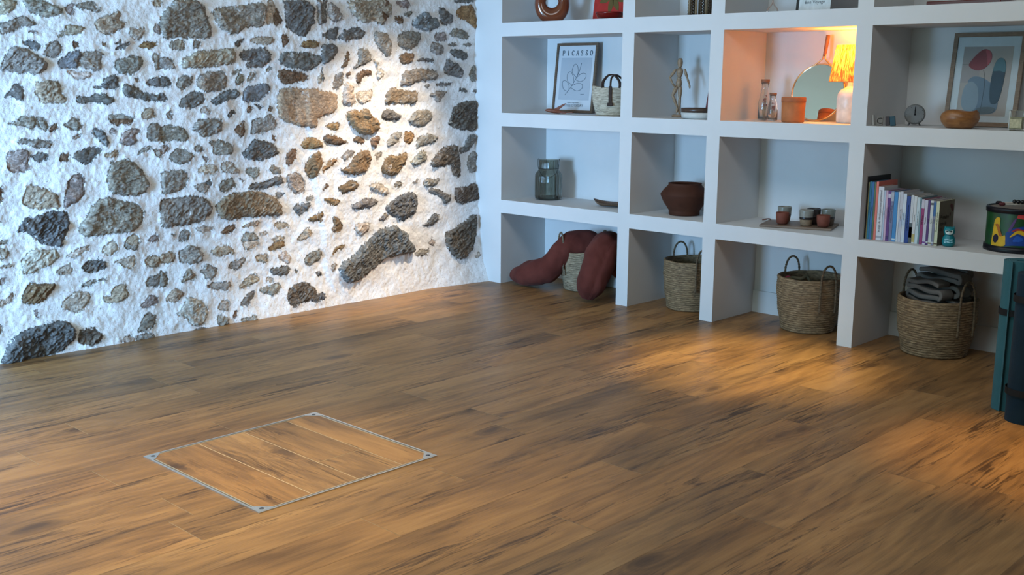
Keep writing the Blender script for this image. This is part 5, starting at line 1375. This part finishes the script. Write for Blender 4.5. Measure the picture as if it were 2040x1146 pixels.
BOOKS = [
 (155, 172, .312, .245, (.018, .014, .014), 'tall thin black book against the left upright', None, None, ()),
 (173, 186, .285, .20, (.30, .27, .13), 'very thin yellowish magazine beside the tall black book', None, None, ()),
 (187, 216, .288, .21, (.035, .17, .26), 'teal-blue tall book third from the left upright', 'CUISINE DU MONDE', (.3, .5, .6), ()),
 (217, 248, .287, .21, (.045, .14, .33), 'blue tall book right of the teal-blue one', 'atelier', (.2, .4, .6), ()),
 (249, 272, .286, .21, (.10, .15, .07), 'thin green tall book beside the coral one', None, None, ()),
 (273, 304, .290, .21, (.68, .17, .12), 'coral red tall book left of the thick white one', None, None, ()),
 (306, 377, .267, .15, (.62, .61, .63), 'thick white book with a dark red title on its spine', 'le yoga du développement personnel', (.16, .02, .04), ((.04, .08, (.35, .35, .38)),)),
 (378, 402, .250, .17, (.42, .47, .56), 'pale blue-lilac book right of the thick white one', 'respirer', (.3, .3, .45), ()),
 (403, 430, .250, .17, (.55, .36, .46), 'pink book with a faint spine title', 'le pouvoir du calme', (.35, .15, .3), ()),
 (431, 468, .249, .18, (.115, .035, .17), 'dark purple book next to the pink one', "l'art de la méditation", (.5, .4, .55), ((.86, .94, (.55, .50, .60)), (.04, .10, (.05, .015, .10)))),
 (469, 508, .249, .18, (.17, .17, .27), 'grey-violet book with white and blue lettering', 'GUÉRIR PAR LE YOGA', (.5, .52, .65), ((.80, .98, (.40, .40, .45)),)),
 (509, 558, .246, .18, (.055, .22, .46), 'bright blue book, widest of the blue spines', None, None, ((.03, .06, (.5, .6, .7)),)),
 (559, 583, .247, .19, (.55, .56, .58), 'plain white thin book right of the bright blue one', None, None, ()),
 (584, 621, .250, .19, (.50, .49, .53), 'off-white book with small pinkish lettering', 'La voie du souffle', (.35, .25, .35), ((.30, .45, (.38, .42, .52)),)),
 (622, 667, .240, .19, (.55, .59, .64), 'white book with a bluish middle left of the navy one', 'équilibre', (.4, .45, .6), ((.35, .60, (.42, .50, .60)),)),
 (668, 718, .229, .17, (.022, .050, .21), 'navy blue book with white spine lettering', 'La force de la bienveillance', (.45, .5, .6), ()),
 (719, 756, .236, .19, (.52, .53, .55), 'white book whose lower spine is dark grey', None, None, ((.0, .42, (.08, .09, .09)), (.12, .34, (.30, .31, .30)))),
 (757, 794, .232, .19, (.58, .58, .57), 'white book with a yellow patch low on its spine', 'Harmonie', (.5, .45, .45), ((.03, .20, (.46, .36, .12)),)),
 (795, 833, .228, .18, (.50, .58, .60), 'pale book with a teal spine title', 'Les secrets du yoga', (.06, .20, .28), ()),
 (834, 852, .227, .18, (.14, .24, .27), 'very thin grey-teal book left of the magenta one', None, None, ()),
 (853, 890, .220, .20, (.28, .035, .13), 'magenta book with a white top on its spine', 'Oser être soi', (.6, .4, .5), ((.80, 1.0, (.50, .47, .52)),)),
 (891, 930, .217, .20, (.52, .50, .57), 'lilac-white book between the magenta and purple ones', 'Présence', (.35, .25, .45), ((.04, .07, (.15, .05, .25)),)),
 (931, 960, .217, .20, (.085, .03, .14), 'dark purple thin book near the right end of the row', 'Intuition', (.5, .45, .6), ((.05, .08, (.5, .5, .5)),)),
 (961, 998, .217, .19, (.56, .57, .54), 'white book with black dots at both ends of its spine', 'Sagesse', (.25, .25, .2), ((.90, .95, (.1, .1, .1)), (.03, .06, (.2, .15, .05)))),
 (999, 1030, .216, .19, (.20, .20, .27), 'grey-violet book with a blue upper spine', 'Nature', (.5, .5, .5), ((.66, .97, (.04, .12, .30)), (.05, .08, (.5, .5, .5)))),
 (1031, 1072, .216, .175, (.55, .56, .38), 'cream book ending the row, its kraft cover showing', 'Ressources pour grandir', (.15, .12, .08), ((.03, .06, (.12, .08, .04)),)),
]
for z0, z1, h, d, col, lab, ti, tc_, bands in BOOKS:
    t = book(bxx(z0), bxx(z1), h, d, col, lab, ti, tc_ or (.5, .5, .5), bands=bands, y0=.050+.00002*z0)
# front cover of the last book
w2 = (bxx(1072)-bxx(1031))/2
def side_panel(nm, y0, y1, z0, z1, col, k=0):
    V = [(w2+.0003+k*.0003, y0, z0), (w2+.0003+k*.0003, y1, z0), (w2+.0003+k*.0003, y1, z1), (w2+.0003+k*.0003, y0, z1)]
    return mesh_obj(nm, V, [(0, 1, 2, 3)], plain(nm, col, .6, .1, 20), t)
side_panel('kraft_cover', .002, .174, .001, .214, (.155, .125, .085))
def side_blob(nm, pts, col):
    q = blob2d(pts, 5); mesh_obj(nm, [(w2+.0008, a, b) for a, b in q], [tuple(range(len(q)))], plain(nm, col, .6), t)
side_blob('red_bird_motif', [(.122, .188), (.140, .196), (.155, .184), (.160, .160), (.148, .160), (.135, .172)], (.09, .010, .012))
side_blob('small_motif', [(.128, .150), (.136, .152), (.134, .136), (.126, .134)], (.07, .03, .02))
for tx, zz, sz in (('Prendre', .135, .030), ('soin de', .105, .026), ('soi', .078, .026)):
    V, F = text_vf(tx, sz, .0001, 'LEFT'); mesh_obj('cover_lettering', [(w2+.0010, .016+v[0], zz+v[1]) for v in V], F, plain('cover_ink', (.04, .03, .02), .6), t)

# ---- little owl and toy drum
def owl():
    t = thing('owl_figurine', 'small teal painted wooden owl figurine with a white face', 'figurine', (-2.083, .105, S2+e), .36)
    TE = plain('teal_paint', (.012, .19, .22), .35, .12, 40); WH = plain('white_paint', (.58, .64, .60), .4); 
    lathe_obj('body', [(0, .001), (.022, .001), (.028, .008), (.031, .024), (.028, .042), (.020, .054), (.0195, .056), (.025, .063), (.0265, .076), (.024, .088), (.014, .094), (0, .095)], TE, t, 48)
    for s in (-1, 1):
        lathe_obj('ear', [(0, .012), (.003, .008), (.008, 0), (0, 0)], TE, t, 16, loc=(s*.017, 0, .087), rot=(0, s*.35, 0))
    def patch(nm, pts, R, mat, k=.0006):
        q = blob2d(pts, 5); V = []
        for a, z in q:
            an = a/R - PI/2; V.append(((R+k)*math.cos(an), (R+k)*math.sin(an), z))
        c = (0, -(R+k), sum(z for _, z in q)/len(q)); V.append(c); n = len(q)
        mesh_obj(nm, V, [(i, (i+1) % n, n) for i in range(n)], mat, t)
    patch('face', [(-.017, .082), (-.006, .079), (0, .075), (.006, .079), (.017, .082), (.018, .070), (.010, .061), (-.010, .061), (-.018, .070)], .0268, WH)
    for s in (-1, 1): patch('eye', [(s*.010-.003, .074), (s*.010, .077), (s*.010+.003, .074), (s*.010, .071)], .0276, BK, .0010)
    for z in (.034, .022):
        patch('belly_stripe', [(-.018, z+.003), (-.006, z+.006), (.006, z+.004), (.018, z+.005), (.018, z-.001), (.006, z-.002), (-.006, z-.001), (-.018, z-.003)], .0310, plain('pale_blue_paint', (.35, .62, .68), .4), .0010)
owl()
DX, DY, DR, DH = -1.812, .232, .142, .205
def drum():
    t = thing('toy_drum', 'toy drum painted with yellow giraffes on green and blue', 'drum', (DX, DY, S2+e))
    DB = plain('drum_black', (.008, .008, .012), .35)
    m, nt, b = new_mat('drum_painted_shell')
    tc = N(nt, 'ShaderNodeTexCoord').outputs['Object']
    c = ramp(nt, noise(nt, mapping(nt, tc, (1, 1, 1)), 11, 3, .6), [(.38, (.006, .05, .012)), (.5, (.012, .075, .02)), (.62, (.02, .05, .03))])
    L(nt, c, b.inputs['Base Color']); b.inputs['Roughness'].default_value = .35
    lathe_obj('shell', [(DR-.003, .012), (DR-.002, .190)], m, t, 96)
    lathe_obj('rim', [(DR-.004, .0), (DR+.002, .0), (DR+.004, .004), (DR+.003, .028), (DR-.004, .028)], DB, t, 96, closed=True)
    lathe_obj('rim', [(DR-.004, .182), (DR+.003, .182), (DR+.004, .200), (DR+.001, .207), (DR-.006, .207)], DB, t, 96, closed=True)
    lathe_obj('drumhead', [(0, .199), (DR-.005, .199), (DR-.005, .201), (0, .201)], plain('drum_skin', (.26, .21, .17), .6), t, 64, False)
    a0 = math.radians(-71); C_ = 958; K = 3360.0
    def wrap(nm, pts, col, k, smooth=True):
        q = blob2d(pts, 5) if smooth else pts
        P = []
        for zx, zy in q:
            s_ = max(-.97, min(.97, (zx-C_)/K/DR)); an = math.asin(s_); bot = 905 + (zx-600)*.30 if zx < 950 else 1010
            P.append((an, (bot-zy)/K + .004))
        bmw = bmesh.new(); vs = [bmw.verts.new((a, z, 0)) for a, z in P]; f = bmw.faces.new(vs)
        bmesh.ops.triangulate(bmw, faces=[f]); 
        for _ in range(2): bmesh.ops.subdivide_edges(bmw, edges=bmw.edges[:], cuts=1, use_grid_fill=True)
        for v in bmw.verts:
            a, z = v.co.x, v.co.y; R = DR-.0015+.0006*k; v.co = (R*math.cos(a0+a), R*math.sin(a0+a), z)
        bm_obj(nm, bmw, plain(nm+'_paint', col, .4), t)
    YE = (.62, .38, .02)
    wrap('blue_ground', [(790, 870), (790, 660), (900, 610), (1060, 590), (1250, 570), (1320, 620), (1320, 880), (1100, 900), (900, 885)], (.012, .05, .25), 1, False)
    wrap('giraffe', [(598, 840), (604, 600), (618, 440), (650, 395), (694, 420), (694, 540), (715, 640), (745, 700), (782, 700), (792, 790), (788, 862), (690, 858)], YE, 2)
    wrap('dark_oval', [(650, 655), (685, 690), (688, 750), (655, 795), (620, 760), (616, 690)], (.012, .01, .03), 3)
    wrap('mane', [(690, 540), (720, 640), (740, 700), (700, 690), (660, 560), (630, 500), (670, 500)], (.38, .12, .02), 3)
    wrap('second_giraffe', [(850, 745), (900, 690), (980, 655), (1060, 680), (1130, 740), (1195, 780), (1150, 800), (1110, 780), (1120, 840), (1080, 790), (1040, 740), (960, 715), (900, 735)], YE, 3)
    wrap('red_mane', [(870, 660), (930, 630), (1010, 640), (1100, 680), (1160, 740), (1100, 720), (1020, 665), (930, 665)], (.33, .03, .03), 4)
    wrap('red_flower', [(935, 440), (960, 405), (1030, 415), (1080, 450), (1060, 485), (990, 480), (940, 470)], (.50, .05, .05), 2)
    wrap('purple_leaf', [(815, 640), (850, 560), (900, 480), (930, 470), (900, 560), (850, 650)], (.10, .05, .16), 2)
    wrap('blue_belly', [(900, 800), (940, 750), (1010, 760), (1050, 810), (980, 840), (910, 830)], (.02, .09, .40), 3)
drum()
def mallet(label, x0, y0, x1, y1, col):
    t = thing('drum_mallet', label, 'drumstick', (0, 0, 0), 0, 'mallets lying on the toy drum')
    z = S2+.2115; 
    tube_obj('stick', [(x0, y0, z+.006), (x1, y1, z+.008)], .0042, plain('pale_stick', (.42, .36, .30), .5), t, 10)
    d = Vector((x1-x0, y1-y0, 0)).normalized()
    tube_obj('head', [(x0-d.x*.014, y0-d.y*.014, z+.0065), (x0-d.x*.008, y0-d.y*.008, z+.0065), (x0+d.x*.008, y0+d.y*.008, z+.0065), (x0+d.x*.014, y0+d.y*.014, z+.0065)], [.004, .0078, .0078, .004], plain(col[0], col[1], .5), t, 14)
mallet('drum mallet with a dark red head, the nearer of the two on the drum', -1.870, .165, -1.745, .215, ('dark_red_felt', (.085, .015, .018)))
mallet('drum mallet with a black head, the farther of the two on the drum', -1.905, .220, -1.780, .290, ('black_felt', (.015, .008, .010)))
t = thing('jingle_bells', 'black scalloped string of jingle bells on top of the toy drum', 'instrument', (-1.775, .205, S2+.222), .3)
V, F = merge([([(v[0]+i*.017, v[1]+.010*math.sin(i), v[2]+.010) for v in lathe([(0, -.010), (.007, -.007), (.0105, 0), (.007, .007), (0, .010)], 14)[0]], lathe([(0, -.010), (.007, -.007), (.0105, 0), (.007, .007), (0, .010)], 14)[1]) for i in range(-3, 5)])
mesh_obj('bells', V, F, BK, t, True)
